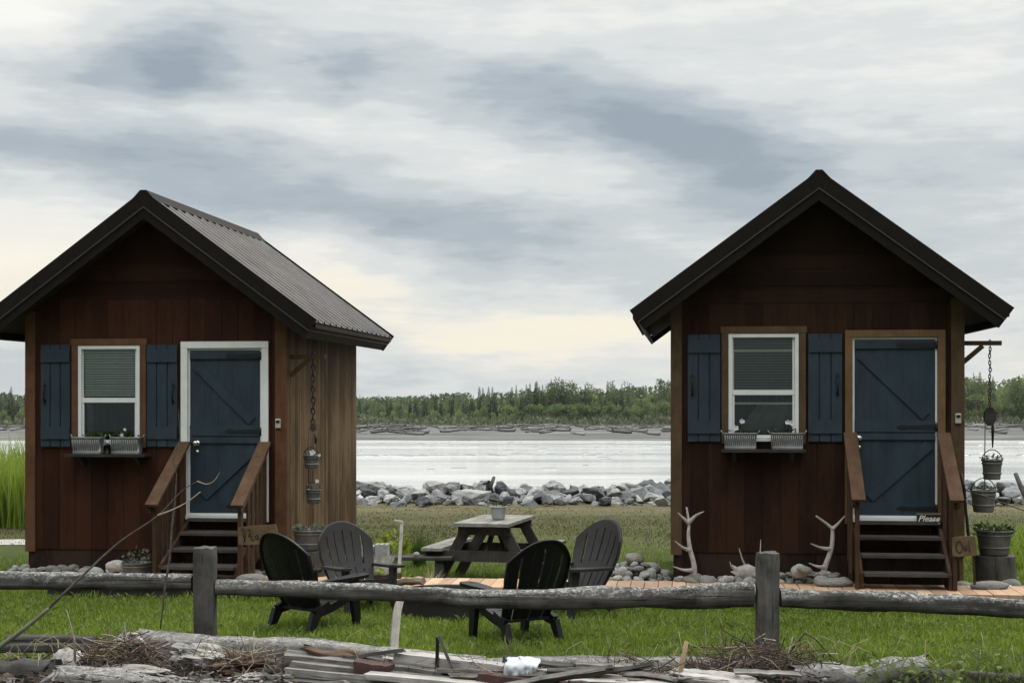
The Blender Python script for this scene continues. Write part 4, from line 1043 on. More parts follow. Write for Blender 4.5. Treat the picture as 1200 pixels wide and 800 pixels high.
# hanging ropes, pulleys and pails
rope_mat = plain('weathered_rope', (.07, .062, .05), .9, 0, .4, 40, .4)
chain_mat = plain('rusty_chain', (.040, .027, .019), .7, .3, .45, 40)
def hang(F, top_px, top_py, v, pul, pails, who, uarm):
    u, zt_ = F.at(top_px, top_py, v); base = F.w(u, v, 0)
    zz = lambda py: F.at(top_px, py, v)[1]
    ro = empty('chain_and_pulley', (base.x, base.y, zt_), -F.th, 'rusty chain with a dark pulley hanging from the %s cabin bracket' % who, 'chain', 'pulley chains on the cabin brackets')
    mb = MB(); dz = lambda py: zz(py) - zt_
    z = .03; k = 0; end = dz(pul) + .05
    while z > end:     # a chunky chain of turned links
        cs = 1.7 if who == 'left' else 1.0; lk = [Vector((.013 * cs * math.cos(q), 0, .027 * cs * math.sin(q))) for q in [2 * math.pi * i / 10 for i in range(11)]]
        tw_ = (k % 2) * 1.57 + rnd.uniform(-.3, .3)
        mb.tube([Vector((v.x * math.cos(tw_) + .004 * math.sin(k), v.x * math.sin(tw_), z + v.z)) for v in lk], .0055 * cs, 5, False); z -= .038 * cs; k += 1
    mb.build('chain', chain_mat, ro)
    ps = .42 if who == 'left' else .9
    mb = MB(); cheek = [(q[0] * ps, q[1] * ps) for q in [(-.028, .10), (.028, .10), (.068, .03), (.068, -.06), (.025, -.12), (-.025, -.12), (-.068, -.06), (-.068, .03)]]; mb.prism(cheek, -.034, -.020); mb.prism(cheek, .020, .034)
    mb.tube([(.0, -.018, -.01), (.0, .018, -.01)], .078 * ps, 16); o = mb.build('pulley', dark_wood, ro); o.location = (0, 0, dz(pul))
    mb = MB(); mb.tube([(.028, 0, dz(pul) - .08), (.032, 0, dz(pul) - .15), (.030, 0, dz(pails[0][4]))], [.012, .018, .008], 7); mb.build('hook', black_iron, ro)
    mb = MB(); mb.tube([(-.05, 0, dz(pul)), (-.055, 0, dz(pails[0][1])), (-.055, 0, dz(pails[-1][1]) + .01)], .006, 5); mb.build('fall_rope', rope_mat, ro)
    for i, (px, pt0, pb, wpx, bail_top, vv) in enumerate(pails):
        uu, z1 = F.at(px, pt0, v + vv); _, z0 = F.at(px, pb, v + vv); rt = wpx / 2 / FPX * (F.w(uu, v + vv, 0).y)
        lab = '%s hanging zinc pail on the %s cabin pulley chain' % (('upper', 'lower')[i], who)
        o = tub('hanging_pail', lab, 'bucket', F.w(uu, v + vv, z0), rt, rt * .82, z1 - z0, zinc_dark, i, 'hanging pails by the cabins', True, True)
        fl = [] if who == 'right' else ([(.02, -rt * .9, z1 - z0 + .03, .030), (.10, -rt * .6, z1 - z0 + .0, .015)] if i == 0 else [(.05, -rt * .8, z1 - z0 + .10, .018)])
        plant_in('pail_plant', '%s plant in the %s pail at the %s cabin' % ('white flowered' if fl else 'trailing grey leaved', ('upper', 'lower')[i], who), o.location, 0, rt * .95, rt * .95, (z1 - z0) * .93, 26, .05, .055, leaf_pale, i + px, fl)
hang(FR, 1160, 404, .13, 487, [(1162.5, 538, 562, 23, 524, 0), (1152.5, 574, 600, 28, 560, .12)], 'right', .43)
hang(FL, 367, 420, .13, 500, [(365, 533, 549, 18, 520, 0), (367.5, 573, 590, 17, 560, 0)], 'left', .43)

# ------------------------------------------------------------------ signs
ink = plain('carved_lettering', (.030, .018, .010), .8, 0, .2)
paint_white = plain('white_lettering', (.72, .72, .70), .6, 0, .05)
def stroke(mb, pts, r, y=-.004): mb.tube([(x, y, z) for x, z in pts], r, 5)
def signboard(F, px0, px1, py0, py1, v, label, tilt):
    u0, z1 = F.at(px0, py0, v); u1, z0 = F.at(px1, py1, v)
    o = empty('wooden_sign', F.w((u0 + u1) / 2, v, (z0 + z1) / 2), -F.th, label, 'sign', 'carved name signs on the step posts'); o.rotation_euler.y = tilt
    wd, ht = (u1 - u0) / 2, (z1 - z0) / 2
    mb = MB(); mb.prism([(-wd, -ht * .9), (-wd * .5, -ht), (wd * .98, -ht * .94), (wd, ht * .3), (wd * .93, ht), (-wd * .4, ht * .97), (-wd * .99, ht * .88)], 0, .025); bo = mb.build('board', sign_wood, o)
    return o, wd, ht
sign_wood = wood('tan_sign_wood', (.072, .046, .024), (.125, .083, .045), (.19, .13, .075), axis=0, bump=.2, crack=.12)
vR = -.74 - .05
o, wd, ht = signboard(FR, 1116, 1144, 628, 652, vR, 'tan wooden name sign with carved lettering on the right cabin step post', R(-2))
mb = MB(); stroke(mb, [(-wd * .38, ht * .62), (-wd * .62, ht * .45), (-wd * .72, 0), (-wd * .60, -ht * .45), (-wd * .40, -ht * .62)], .006)
stroke(mb, [(-wd * .40, ht * .62), (-wd * .22, ht * .4), (-wd * .16, 0), (-wd * .24, -ht * .42), (-wd * .40, -ht * .62)], .005)
stroke(mb, [(-wd * .06, ht * .12), (.0, -ht * .44), (wd * .09, ht * .02), (wd * .17, -ht * .44), (wd * .24, ht * .14)], .005); stroke(mb, [(wd * .42, ht * .60), (wd * .40, -ht * .44), (wd * .5, -ht * .5)], .006)
mb.build('lettering', ink, o); o['label'] = o['label']
mb = MB(); mb.box(-.05, -.012, .026, .05, -ht - .25, ht * .6); mb.build('stake', step_post, o)
mb = MB(); mb.box(wd * .72, wd * .9, .026, .05, -ht - .30, ht * .4); mb.build('stake', step_post, o)
o, wd, ht = signboard(FL, 279, 325, 615, 638, -1.02 - .05, 'tan wooden name sign with carved lettering partly hidden behind the black chair', R(-3.5))
mb = MB(); stroke(mb, [(-wd * .82, ht * .78), (-wd * .74, ht * .2), (-wd * .72, -ht * .2)], .005); stroke(mb, [(-wd * .80, ht * .8), (-wd * .64, ht * .62), (-wd * .62, 0), (-wd * .72, -ht * .72)], .007)
stroke(mb, [(-wd * .48, ht * .66), (-wd * .34, ht * .62), (-wd * .40, ht * .15), (-wd * .48, -ht * .05), (-wd * .24, -ht * .1)], .006); stroke(mb, [(-wd * .30, ht * .3), (-wd * .34, -ht * .5), (-wd * .22, -ht * .46)], .006)
stroke(mb, [(-wd * .02, ht * .02), (-wd * .14, -ht * .1), (-wd * .12, -ht * .42), (-wd * .0, -ht * .3), (wd * .0, ht * .04), (wd * .04, -ht * .44)], .006)
stroke(mb, [(wd * .2, ht * .1), (wd * .22, -ht * .45)], .006); stroke(mb, [(wd * .4, ht * .4), (wd * .42, -ht * .45)], .006)
mb.build('lettering', ink, o)
mb = MB(); mb.box(-wd * .45, -wd * .30, .026, .05, -ht - .42, ht * .4); mb.build('stake', step_post, o)
# small black sign with white script on the sill
def text_mesh(body, size, mat, parent, loc, shear=.0, ext=.0015, name='lettering', bold=0.0):
    cu = bpy.data.curves.new(name, 'FONT'); cu.body = body; cu.size = size; cu.extrude = ext; cu.shear = shear; cu.offset = bold; cu.resolution_u = 2
    tmp = bpy.data.objects.new('tmp', cu); C.objects.link(tmp)
    me = bpy.data.meshes.new_from_object(tmp.evaluated_get(bpy.context.evaluated_depsgraph_get())); bpy.data.objects.remove(tmp); bpy.data.curves.remove(cu)
    me.name = name; me.materials.clear(); me.materials.append(mat)
    o = bpy.data.objects.new(name, me); C.objects.link(o); o.parent = parent; o.location = loc; o.rotation_euler = (R(90), 0, 0); return o
v = -.12; u0, z1 = FR.at(1074.5, 602.5, v); u1, z0 = FR.at(1102.5, 615, v)
o = empty('sill_sign', FR.w((u0 + u1) / 2, v, z0), -FR.th, 'small black sign with white script Please, on the right cabin door sill', 'sign')
wd, ht = u1 - u0, z1 - z0
mb = MB(); mb.box(-wd / 2, wd / 2, 0, .02, 0, ht); mb.build('board', plain('black_sign_paint', (.012, .011, .010), .6, 0, .3, 20), o)
mb = MB(); mb.box(-wd / 2 - .004, wd / 2 + .004, -.004, .024, ht + .001, ht + .011); mb.build('top_edge', tan_wood, o)
text_mesh('Please', ht * .80, paint_white, o, (-wd * .46, -.003, ht * .36), .35, .001, 'script', .0015)
mb = MB()
for x, l, z in ((-.36, .16, .17), (-.17, .10, .17), (-.04, .22, .17), (.22, .12, .17), (.36, .09, .17), (.14, .2, .5), (.36, .08, .5)): mb.box(wd * x, wd * (x + l), -.002, -.0005, ht * (z - .05), ht * (z + .05))
mb.build('small_lettering', paint_white, o)
# ------------------------------------------------------------------ antlers
antler_mat = plain('weathered_antler', (.34, .325, .295), .75, 0, .3, 14, .3)
def curve(pts, n=5):
    out = []
    for i in range(len(pts) - 1):
        p0, p1, p2, p3 = pts[max(i - 1, 0)], pts[i], pts[i + 1], pts[min(i + 2, len(pts) - 1)]
        for k in range(n):
            t = k / n
            out.append(tuple(.5 * ((2 * b) + (-a + c) * t + (2 * a - 5 * b + 4 * c - d) * t * t + (-a + 3 * b - 3 * c + d) * t ** 3) for a, b, c, d in zip(p0, p1, p2, p3)))
    out.append(tuple(pts[-1])); return [Vector(p) for p in out]
def antler(label, Y, beam, tines, r0):
    base = P(beam[0][0], beam[0][1], Y); mb = MB()
    def pp_(q): return P(q[0], q[1], Y + (q[2] if len(q) > 2 else 0)) - base
    pts = curve([pp_(q) for q in beam]); n = len(pts)
    mb.tube(pts, [r0 * 1.3 * (1.3 if i == 0 else 1 - .70 * i / (n - 1)) for i in range(n)], 9, jit=.12)
    for t in tines:
        q = curve([pp_(k) for k in t], 4); m_ = len(q); mb.tube(q, [r0 * 1.0 * (1 - .85 * i / (m_ - 1)) for i in range(m_)], 8, jit=.1)
    o = mb.build('antler', antler_mat); o.location = base; return tag(o, label, 'antler')
antler('tall branching antler standing against the cabin left corner, beside the cobbles', 16.42,
       [(812.7, 677), (813.3, 662), (808.6, 642.5), (806.7, 626), (807.3, 612), (804.5, 594, .02)],
       [[(807.4, 613), (801, 607, -.03), (794.5, 600.5, -.06)], [(808, 611), (816, 603.5, -.03), (825, 599, -.08)], [(809, 645), (800, 641, -.08), (790.8, 633.5, -.12)], [(811, 668), (801, 667.5, -.12), (789, 663.5, -.2)]], .026)
antler('tall forked antler standing beside the right cabin steps', 16.02,
       [(964.5, 671), (968, 660), (974.5, 641), (975.5, 622), (973, 617), (964, 610), (956.5, 604.5, -.05)],
       [[(974.5, 620), (982, 613.5, .0), (990, 604, .0)], [(973, 643), (962, 641.5, -.08), (950, 636.5, -.14)], [(968, 664), (958, 663.5, -.1), (948, 659.5, -.18)]], .025)
# palmate antler lying by the wall: a dished blade with points
Yp = 16.32; base = P(872, 679, Yp); mb = MB()
out2 = [(856, 660), (861, 667), (855, 669), (862, 673), (858, 678), (866, 679), (874, 679.5), (882, 678), (885, 670), (883, 663), (876, 660), (870, 662), (864, 664)]
pts = [P(x, y, Yp) - base for x, y in out2]; c = sum(pts, Vector()) / len(pts); n = len(pts)
fr_ = [p + Vector((0, -.05 * ((p - c).length / .12) ** 2 - .0, 0)) for p in pts]; bk_ = [p + Vector((0, .022, 0)) for p in fr_]
mb.add(fr_ + [c] + bk_ + [c + Vector((0, .03, 0))], [(i, (i + 1) % n, n) for i in range(n)] + [(n + 1 + (i + 1) % n, n + 1 + i, 2 * n + 1) for i in range(n)] + [(i, n + 1 + i, n + 1 + (i + 1) % n, (i + 1) % n) for i in range(n)], True)
for t in ([(874, 664), (870, 655, -.04), (866, 642, -.06)], [(884, 668), (890, 655, .0), (891.5, 632, .02)], [(862, 668), (857, 663, -.05), (855.5, 658, -.07)], [(880, 672), (890, 672, -.05), (897, 668, -.08)]):
    q = curve([P(k[0], k[1], Yp + (k[2] if len(k) > 2 else 0)) - base for k in t], 4); mb.tube(q, [.016 * (1 - .8 * i / (len(q) - 1)) for i in range(len(q))], 7)
o = mb.build('antler', antler_mat); o.location = base; tag(o, 'broad palmate antler lying white against the right cabin wall', 'antler')

# ------------------------------------------------------------------ stones
def cobble_mesh(seed):
    bm = bmesh.new(); bmesh.ops.create_icosphere(bm, subdivisions=3, radius=1)
    rr = random.Random(seed); sx, sy, sz = 1, rr.uniform(.65, .95), rr.uniform(.5, .75)
    for v in bm.verts:
        k = 1 + .16 * mnoise.noise(v.co * 1.1 + Vector((seed * 3.3, 0, 0))) + .04 * mnoise.noise(v.co * 3.5 + Vector((seed, 5, 0)))
        v.co = Vector((v.co.x * sx * k, v.co.y * sy * k, v.co.z * sz * k))
    me = bpy.data.meshes.new('cobble'); bm.to_mesh(me); bm.free(); me.polygons.foreach_set('use_smooth', [True] * len(me.polygons)); return me
def boulder_mesh(seed):
    rr = random.Random(seed); bm = bmesh.new()
    for _ in range(15):
        v = Vector((rr.gauss(0, 1), rr.gauss(0, 1), rr.gauss(0, 1))).normalized(); bm.verts.new((v.x * rr.uniform(.85, 1.1), v.y * rr.uniform(.7, 1), v.z * rr.uniform(.6, .85)))
    bmesh.ops.convex_hull(bm, input=bm.verts)
    bmesh.ops.delete(bm, geom=[v for v in bm.verts if not v.link_faces], context='VERTS')
    bmesh.ops.bevel(bm, geom=list(bm.edges), offset=.05, segments=2, affect='EDGES', profile=.6, clamp_overlap=True)
    bmesh.ops.triangulate(bm, faces=[f for f in bm.faces if len(f.verts) > 4]); bmesh.ops.subdivide_edges(bm, edges=list(bm.edges), cuts=1, use_grid_fill=True)
    bmesh.ops.subdivide_edges(bm, edges=[e for e in bm.edges if e.calc_length() > .16], cuts=1, use_grid_fill=True); bmesh.ops.triangulate(bm, faces=list(bm.faces))
    for v in bm.verts:
        q = v.co.copy(); v.co += q.normalized() * (.11 * mnoise.noise(q * 1.9 + Vector((seed, 0, 0))) + .06 * mnoise.noise(q * 4.6 + Vector((seed, 3, 0))) - .05 * max(0, 1 - abs(mnoise.noise(q * 2.4 + Vector((seed, 9, 2)))) * 9))
    me = bpy.data.meshes.new('boulder'); bm.to_mesh(me); bm.free(); return me
cob_grey = rockmat('grey_river_cobble', (.12, .12, .11), (.31, .305, .28), 3.0, .3, .3)
cob_pale = rockmat('pale_river_cobble', (.26, .255, .235), (.48, .47, .435), 3.0, .2, .3)
cob_tan = rockmat('tan_river_cobble', (.14, .128, .108), (.28, .262, .225), 3.0, .25, .3)
cob_meshes = []
for i in range(9):
    for m in (cob_grey, cob_pale, cob_tan):
        me = cobble_mesh(i + 1); me.materials.append(m); cob_meshes.append((m, me))
CN = {cob_grey.name: 'grey', cob_pale.name: 'pale', cob_tan.name: 'tan'}
def put_stone(p, r, where, group, rr, kind='cobble', flat=1.0):
    m, me = rr.choice(cob_meshes[:]); 
    o = bpy.data.objects.new(kind, me); C.objects.link(o); o.location = p; o.rotation_euler = (rr.uniform(-.3, .3), rr.uniform(-.3, .3), rr.uniform(0, 6.28)); o.scale = (r * rr.uniform(.85, 1.25), r * rr.uniform(.85, 1.1), r * rr.uniform(.8, 1.0) * flat)
    sz = 'small' if r < .065 else ('large' if r > .12 else 'medium')
    return tag(o, '%s %s rounded river cobble %s' % (sz, CN[m.name], where), 'cobble', group)
rr = random.Random(11)
placed = []
def scatter(n, fn, rlo, rhi, where, group, gap=.72, tries=60):
    for _ in range(n):
        for _t in range(tries):
            p = fn(); r = rlo + (rhi - rlo) * rr.random() ** 2
            if all((p - q).length > (r + s) * gap for q, s in placed): placed.append((p, r)); put_stone(p, r, where, group, rr); break
def heap():
    a = rr.uniform(0, 6.283); q = math.sqrt(rr.random()); x = 1.42 + .54 * q * math.cos(a); y = 17.2 + .95 * q * math.sin(a)
    if FR.inv @ Vector((x, y, 0)) and (FR.inv @ Vector((x, y, 0))).x > -.06 and (FR.inv @ Vector((x, y, 0))).y > -.05: x -= .25; q = max(q, .75)
    return Vector((x, y, .03 + max(0, .36 * (1 - q)) * rr.uniform(.6, 1.0)))
scatter(170, heap, .055, .145, 'in the heap left of the right cabin', 'cobbles heaped by the right cabin', .62)
def baseline(F, u0, u1, v0, v1, z=.04): return lambda: F.w(rr.uniform(u0, u1), rr.uniform(v0, v1), z)
scatter(60, baseline(FR, .02, 1.86, -.30, -.06, .205), .05, .125, 'along the right cabin front wall', 'cobbles along the right cabin wall', .7)
scatter(26, baseline(FR, .9, 1.86, -.28, -.08, .27), .05, .12, 'along the right cabin front wall', 'cobbles along the right cabin wall', .7)
scatter(34, baseline(FR, 3.08, 4.0, -.45, .35, .06), .05, .13, 'at the foot of the right stump', 'cobbles round the right stump', .7)
scatter(10, baseline(FR, 3.1, 4.1, -.26, -.1, .17), .05, .12, 'at the foot of the right stump', 'cobbles round the right stump', .7)
scatter(26, baseline(FL, -.1, 1.5, -.40, -.10, .20), .05, .12, 'along the left cabin front wall', 'cobbles along the left cabin wall', .7)
scatter(20, baseline(FL, 2.75, 3.6, -.45, .2, .18), .06, .14, 'near the left stump, behind the black chair', 'cobbles near the left stump', .7)
for px, py, Y, r, lab in ((875, 664, 16.2, .0, ''),): pass
o = put_stone(P(865 + 78, 668, 16.05), .10, 'standing out beside the forked antler', 'cobbles along the right cabin wall', rr); o['label'] = 'rounded cobble standing out just left of the forked antler'
def special(px, py, Y, r, lab, me_i, sx=1.0, sz=1.0):
    o = bpy.data.objects.new('cobble', cob_meshes[me_i][1]); C.objects.link(o); o.location = P(px, py, Y); o.scale = (r * sx, r * .8, r * sz); tag(o, lab, 'cobble'); return o
special(937, 669, 16.15, .095, 'big pale egg shaped cobble at the foot of the right cabin wall', 1, 1.0, 1.2)
special(978, 682, 15.95, .15, 'wide flat grey stone lying left of the right cabin steps', 3, 1.4, .5)
special(1160, 686, 15.75, .15, 'long grey cobble on the boardwalk edge before the right stump', 6, 1.4, .6)
special(137, 663, 17.0, .10, 'large pale cobble under the left cabin window', 1, 1.3, 1.0)
special(296, 679, 16.15, .14, 'large flat tan stone beside the left cabin steps', 5, 1.3, .7)

# riprap along the river bank
rip = [rockmat('grey_riprap_granite', (.085, .087, .087), (.30, .303, .30), 3.4, .35, .55), rockmat('pale_riprap_granite', (.16, .16, .15), (.40, .395, .38), 3.0, .2, .55), rockmat('dark_riprap_stone', (.045, .048, .051), (.16, .166, .17), 3.4, .3, .45)]
RN = ['mid grey', 'pale', 'dark grey']
bmeshes = []
for i in range(8):
    for k in range(3):
        me = boulder_mesh(40 + i); me.materials.append(rip[k]); bmeshes.append((k, me))
rr = random.Random(3); bpl = []
def put_boulder(x, y, z, r, k=None, lab=None):
    ch = [b for b in bmeshes if k is None or b[0] == k]; kk, me = rr.choice(ch)
    o = bpy.data.objects.new('boulder', me); C.objects.link(o); o.location = (x, y, z); o.rotation_euler = (rr.uniform(-.5, .5), rr.uniform(-.5, .5), rr.uniform(0, 6.28)); o.scale = (r * rr.uniform(.9, 1.45), r * rr.uniform(.9, 1.2), r * rr.uniform(.75, 1.0))
    px = 600 + x / y * FPX
    where = 'left of the picnic table' if px < 530 else ('behind the picnic table' if px < 640 else ('between the table and the right cabin' if px < 800 else ('beyond the right cabin' if px > 1000 else 'behind the right cabin')))
    tag(o, lab or '%s %s angular boulder in the riverbank row %s' % ('big' if r > .34 else 'smaller', RN[kk], where), 'boulder', 'riprap boulders along the river bank')
    return o
for (rowy, rowz, rlo, rhi, n) in ((30.7, .07, .10, .24, 130), (31.2, .13, .15, .31, 120), (31.7, .20, .16, .32, 110), (32.2, .18, .18, .32, 90)):
    for i in range(n):
        for _t in range(40):
            x = rr.uniform(-4.4, 13.6); r = rr.uniform(rlo, rhi); y = rowy + rr.gauss(0, .20)
            if 5.4 < x < 8.8 and rr.random() < .8: continue
            z = rowz + rr.uniform(-.08, .10)
            if all(math.hypot(x - a, (y - b) * 1.3) > (r + s) * .66 for a, b, s in bpl): bpl.append((x, y, r)); put_boulder(x, y, z, r); break
o = put_boulder(P(549, 578, 30.8).x, 30.75, .18, .40, 1, 'largest pale flat faced boulder in the riverbank row, behind the table pot'); o.scale = (.52, .36, .27); o.rotation_euler = (.2, -.1, .3)

# ------------------------------------------------------------------ odds and ends in the yard
white_pole = plain('peeling_white_paint', (.46, .46, .44), .7, 0, .35, 14, .4)
def pole(name, pts, r, mat, label, cat, n=7, jit=.25):
    p0 = Vector(pts[0]); mb = MB(); mb.tube([Vector(p) - p0 for p in pts], r, n, jit=jit, seed=len(label)); o = mb.build(name, mat); o.location = p0; return tag(o, label, cat)
b_ = empty('garden_stake', P(466, 681, 16.6), 0, 'white stake with a short top arm standing left of the picnic table', 'stake'); b0 = b_.location
mb = MB(); mb.bar(P(467, 679, 16.6) - b0, P(471, 611, 16.6) - b0, .035, .03, (0, 1, 0)); mb.build('pole', white_pole, b_)
mb = MB(); mb.bar(P(471.5, 611, 16.58) - b0, P(462, 609.5, 16.58) - b0, .025, .02); mb.build('arm', white_pole, b_)
conc = rockmat('pale_concrete', (.26, .26, .25), (.40, .40, .385), 4.0, .1, .4)
def block(px0, px1, py0, py1, Y, dep, label, rz):
    a = P(px0, py1, Y); b = P(px1, py0, Y); wd = b.x - a.x; h = b.z - a.z; mb = MB(); t = .035
    # hollow building block: two webs and two cells open to the top
    mb.box(0, wd, 0, t, 0, h); mb.box(0, wd, dep - t, dep, 0, h)
    for x in (0, wd / 2 - t / 2, wd - t): mb.box(x, x + t, t, dep - t, 0, h)
    o = mb.build('concrete_block', conc); o.location = a; o.rotation_euler.z = rz; return tag(o, label, 'block', 'concrete blocks behind the grey chair')
k0 = P(430, 668, 17.3)
table_low = empty('low_bench', (P(470, 676, 17.6).x, 17.6, 0), R(-4), 'low weathered plank bench holding concrete blocks beside the picnic table', 'bench')
zt_ = P(470, 651, 17.6).z
mb = MB(); mb.box(-.62, .62, -.17, .17, zt_ - .035, zt_); mb.build('plank', dark_log, table_low)
for x in (-.52, .42):
    mb = MB(); mb.box(x, x + .10, -.13, .13, 0, zt_ - .037); mb.build('leg', pic_leg, table_low)
o = block(424, 438, 639, 651, 17.5, .18, 'pale concrete block, left one on the low bench', R(-8)); o.location.z = zt_ + .002
o = block(439, 454, 637, 651, 17.5, .2, 'pale concrete block, right one on the low bench', R(-3)); o.location.z = zt_ + .002
put = special(488, 649, 17.5, .04, 'small white stone alone on the low plank bench', 1)
# tilted board behind the grey chair
o = board('leaning_board', P(436, 682, 16.9), P(449, 652, 17.25), .30, .025, grey_board, 4); tag(o, 'grey board leaning on the low bench behind the grey chair', 'board')
yel = leafmat('yellow_green_leaves', (.16, .20, .02), (.30, .34, .05), 8.0)
sh = empty('yard_weed', (P(462, 640, 18.2).x, 18.2, 0), 0, 'bright yellow green weed growing behind the concrete blocks', 'plant'); rr = random.Random(2)
mb = MB(); leaves(mb, 0, 0, .22, .16, .12, 120, .32, .10, rr); mb.build('foliage', yel, sh)
sh2 = empty('yard_weed', (P(455, 672, 16.75).x, 16.95, 0), 0, 'yellow leafed weed low in the grass behind the firewood', 'plant')
mb = MB(); leaves(mb, 0, 0, .02, .22, .1, 70, .25, .09, rr); mb.build('foliage', yel, sh2)
# dried fern-like tuft on the lawn behind the bench
straw = leafmat('dry_straw_blades', (.30, .27, .15), (.48, .44, .28), 8.0)
def tuft(label, loc, n, h, mat, seed, spread=.5, wd=.012, cat='grass tuft'):
    rr = random.Random(seed); mb = MB()
    for _ in range(n):
        a = rr.uniform(0, 6.283); l = h * rr.uniform(.5, 1.1); s = spread * rr.random(); d = Vector((math.cos(a) * s, math.sin(a) * s, 1)).normalized()
        b0 = Vector((rr.gauss(0, .03), rr.gauss(0, .03), 0)); x = Vector((-math.sin(a), math.cos(a), 0)) * wd / 2
        m1 = b0 + d * l * .55; tip = b0 + d * l + Vector((math.cos(a), math.sin(a), -.5)) * l * .25 * s
        mb.add([b0 - x, b0 + x, m1 + x * .8, m1 - x * .8, tip], [(0, 1, 2, 3), (3, 2, 4)])
    o = mb.build('grass_tuft', mat); o.location = loc; return tag(o, label, cat)
tuft('pale straw tuft at the left end of the visible boardwalk planks', (P(505, 680, 16.9).x, 16.9, .0), 60, .32, straw, 3, .9)
grn = leafmat('lush_grass_leaves', (.045, .085, .015), (.11, .17, .035), 6.0, .4)
tuft('tall green grass clump beside the picnic bench, behind the white stake', (P(492, 640, 19.6).x, 19.6, 0), 240, .45, grn, 5, .55, .016)
tuft('broad green clump under the wall of left stump and chairs', (P(455, 650, 18.8).x, 18.8, 0), 120, .35, grn, 8, .6, .016)
tuft('spiky pale grass clump in front of the black chair', (P(598, 757, 12.6).x, 12.55, 0), 34, .24, leafmat('pale_grass_leaves', (.12, .16, .04), (.22, .26, .09), 6.0, .4), 6, .8, .014)
# zinc pail against the left cabin
pl = P(160, 672, 16.95)
tub('zinc_bucket', 'dented zinc bucket of dry stems beneath the left cabin window', 'bucket', (pl.x, pl.y, .10), .16, .135, .24, zinc_dark, 7)
plant_in('dry_plant', 'dry grey plant in the bucket beneath the left cabin window', (pl.x, pl.y, .10), 0, .14, .14, .22, 60, .16, .06, leaf_pale, 9)
# curved dark pipe, stick and wire by the right cabin corner
pole('bent_pipe', [P(1126.5, 555, 16.0), P(1130, 572, 16.0), P(1132, 600, 16.0), P(1133.5, 612, 16.0), P(1136, 640, 16.0)], .016, black_iron, 'bent dark pipe standing at the right cabin corner', 'pipe')
pole('wire', [P(1128, 573, 16.0), P(1150, 580, 15.9), P(1175, 589, 15.8), P(1200, 598, 15.7), P(1260, 618, 15.4)], .006, black_iron, 'thin dark wire running down from the right cabin corner', 'wire')
pole('driftwood_stick', [P(1211, 600, 30), P(1197, 572, 30.3), P(1190, 555, 30.6)], [.06, .055, .045], dark_log, 'dark stick leaning in the boulders at the right edge', 'stick')
pole('driftwood_stick', [P(574, 572, 31.5), P(579, 559, 31.7)], [.05, .035], dark_log, 'short dark stick poking up from the boulders behind the table', 'stick')
pale_stake = wood('pale_grey_stake', (.13, .12, .10), (.25, .235, .20), (.38, .36, .32), axis=0, bump=.4, crack=.5)
# leaning grey stick held by the middle rail
o = board('leaning_stake', P(454.5, 815, 11.3), P(467.5, 704, 11.89), .062, .045, pale_stake, 71, None, R(20)); tag(o, 'slim pale stake leaning against the middle fence rail', 'stake')

# ------------------------------------------------------------------ weathered timbers and lumber in front of the fence
def T(px, py, Y): return P(px, py, Y)
o = log('weathered_timber', T(160, 767, 11.50), T(566, 794, 11.35), .26, .40, grey_log, 1.0, .08, .85, (1.0, .85), 30, ragged=.1); tag(o, 'long silver timber lying from the left post to the lumber pile', 'timber')
o = log('weathered_timber', T(520, 782, 11.62), T(880, 784, 11.62), .22, .20, grey_log, 5.0, .12, .7, (.8, 1), 24, ragged=.05); tag(o, 'low grey timber edging the lawn between lumber pile and right post', 'timber')
o = log('weathered_log', T(930, 795, 11.20), T(1086, 789, 11.25), .25, .24, grey_log, 9.0, .16, .3, (.9, 1.05), 18, ragged=.15); tag(o, 'short thick silver log right of the twig tangle', 'log')
o = log('weathered_timber', T(1070, 797, 11.5), T(1290, 806, 11.4), .16, .18, dark_log, 13.0, .08, .8, (1, 1), 16); tag(o, 'dark squared timber at the bottom right corner', 'timber')
o = log('weathered_timber', T(8, 748, 11.9), T(112, 750, 11.9), .10, .07, dark_log, 15.0, .08, .8, nseg=10); tag(o, 'dark upper plank of the two lying at left in the grass', 'timber')
o = log('weathered_timber', T(2, 759, 11.7), T(116, 758, 11.7), .10, .07, dark_log, 16.0, .08, .8, nseg=10); tag(o, 'dark lower plank of the two lying at left in the grass', 'timber')
o = log('weathered_log', T(-40, 796, 10.8), T(62, 797, 10.8), .22, .30, dark_log, 17.0, .16, .4, ragged=.1); tag(o, 'dark rotten log in the bottom left corner', 'log')
o = log('weathered_log', T(64, 802, 10.6), T(330, 824, 10.5), .28, .25, grey_log, 18.0, .12, .6, ragged=.12); tag(o, 'grey log along the bottom edge below the twig bundle', 'log')
lum = [  # px0, py0, px1, py1, Y, width, height, material, label
    (334, 768, 520, 788, 10.95, .16, .055, grey_board, 'upper grey board of the lumber pile, left end high'),
    (342, 777, 560, 800, 10.85, .16, .050, grey_board, 'second grey board down in the lumber pile'),
    (338, 786, 600, 812, 10.75, .18, .055, grey_board, 'third grey board down, widest in the lumber pile'),
    (326, 797, 640, 828, 10.65, .18, .060, dark_log, 'dark board at the bottom of the lumber pile'),
    (430, 791, 640, 812, 10.62, .12, .040, pale_wood, 'pale narrow board in front of the lumber pile'),
    (463, 771, 592, 786, 11.0, .14, .10, pale_wood, 'thick whitish beam with a bolt hole, centre of the pile'),
    (462, 786, 640, 804, 10.9, .12, .07, dark_log, 'dark plank beneath the whitish beam'),
    (590, 776, 722, 788, 11.05, .12, .085, dark_log, 'dark beam running right from the plastic sheet'),
    (628, 787, 745, 797, 10.9, .10, .050, pale_wood, 'pale pole right of the plastic sheet'),
    (560, 793, 700, 806, 10.7, .14, .08, red_board, 'faded red board half hidden below the plastic sheet'),
    (640, 796, 870, 806, 10.75, .2, .05, pale_wood, 'flat bleached slab along the bottom right of the pile')]
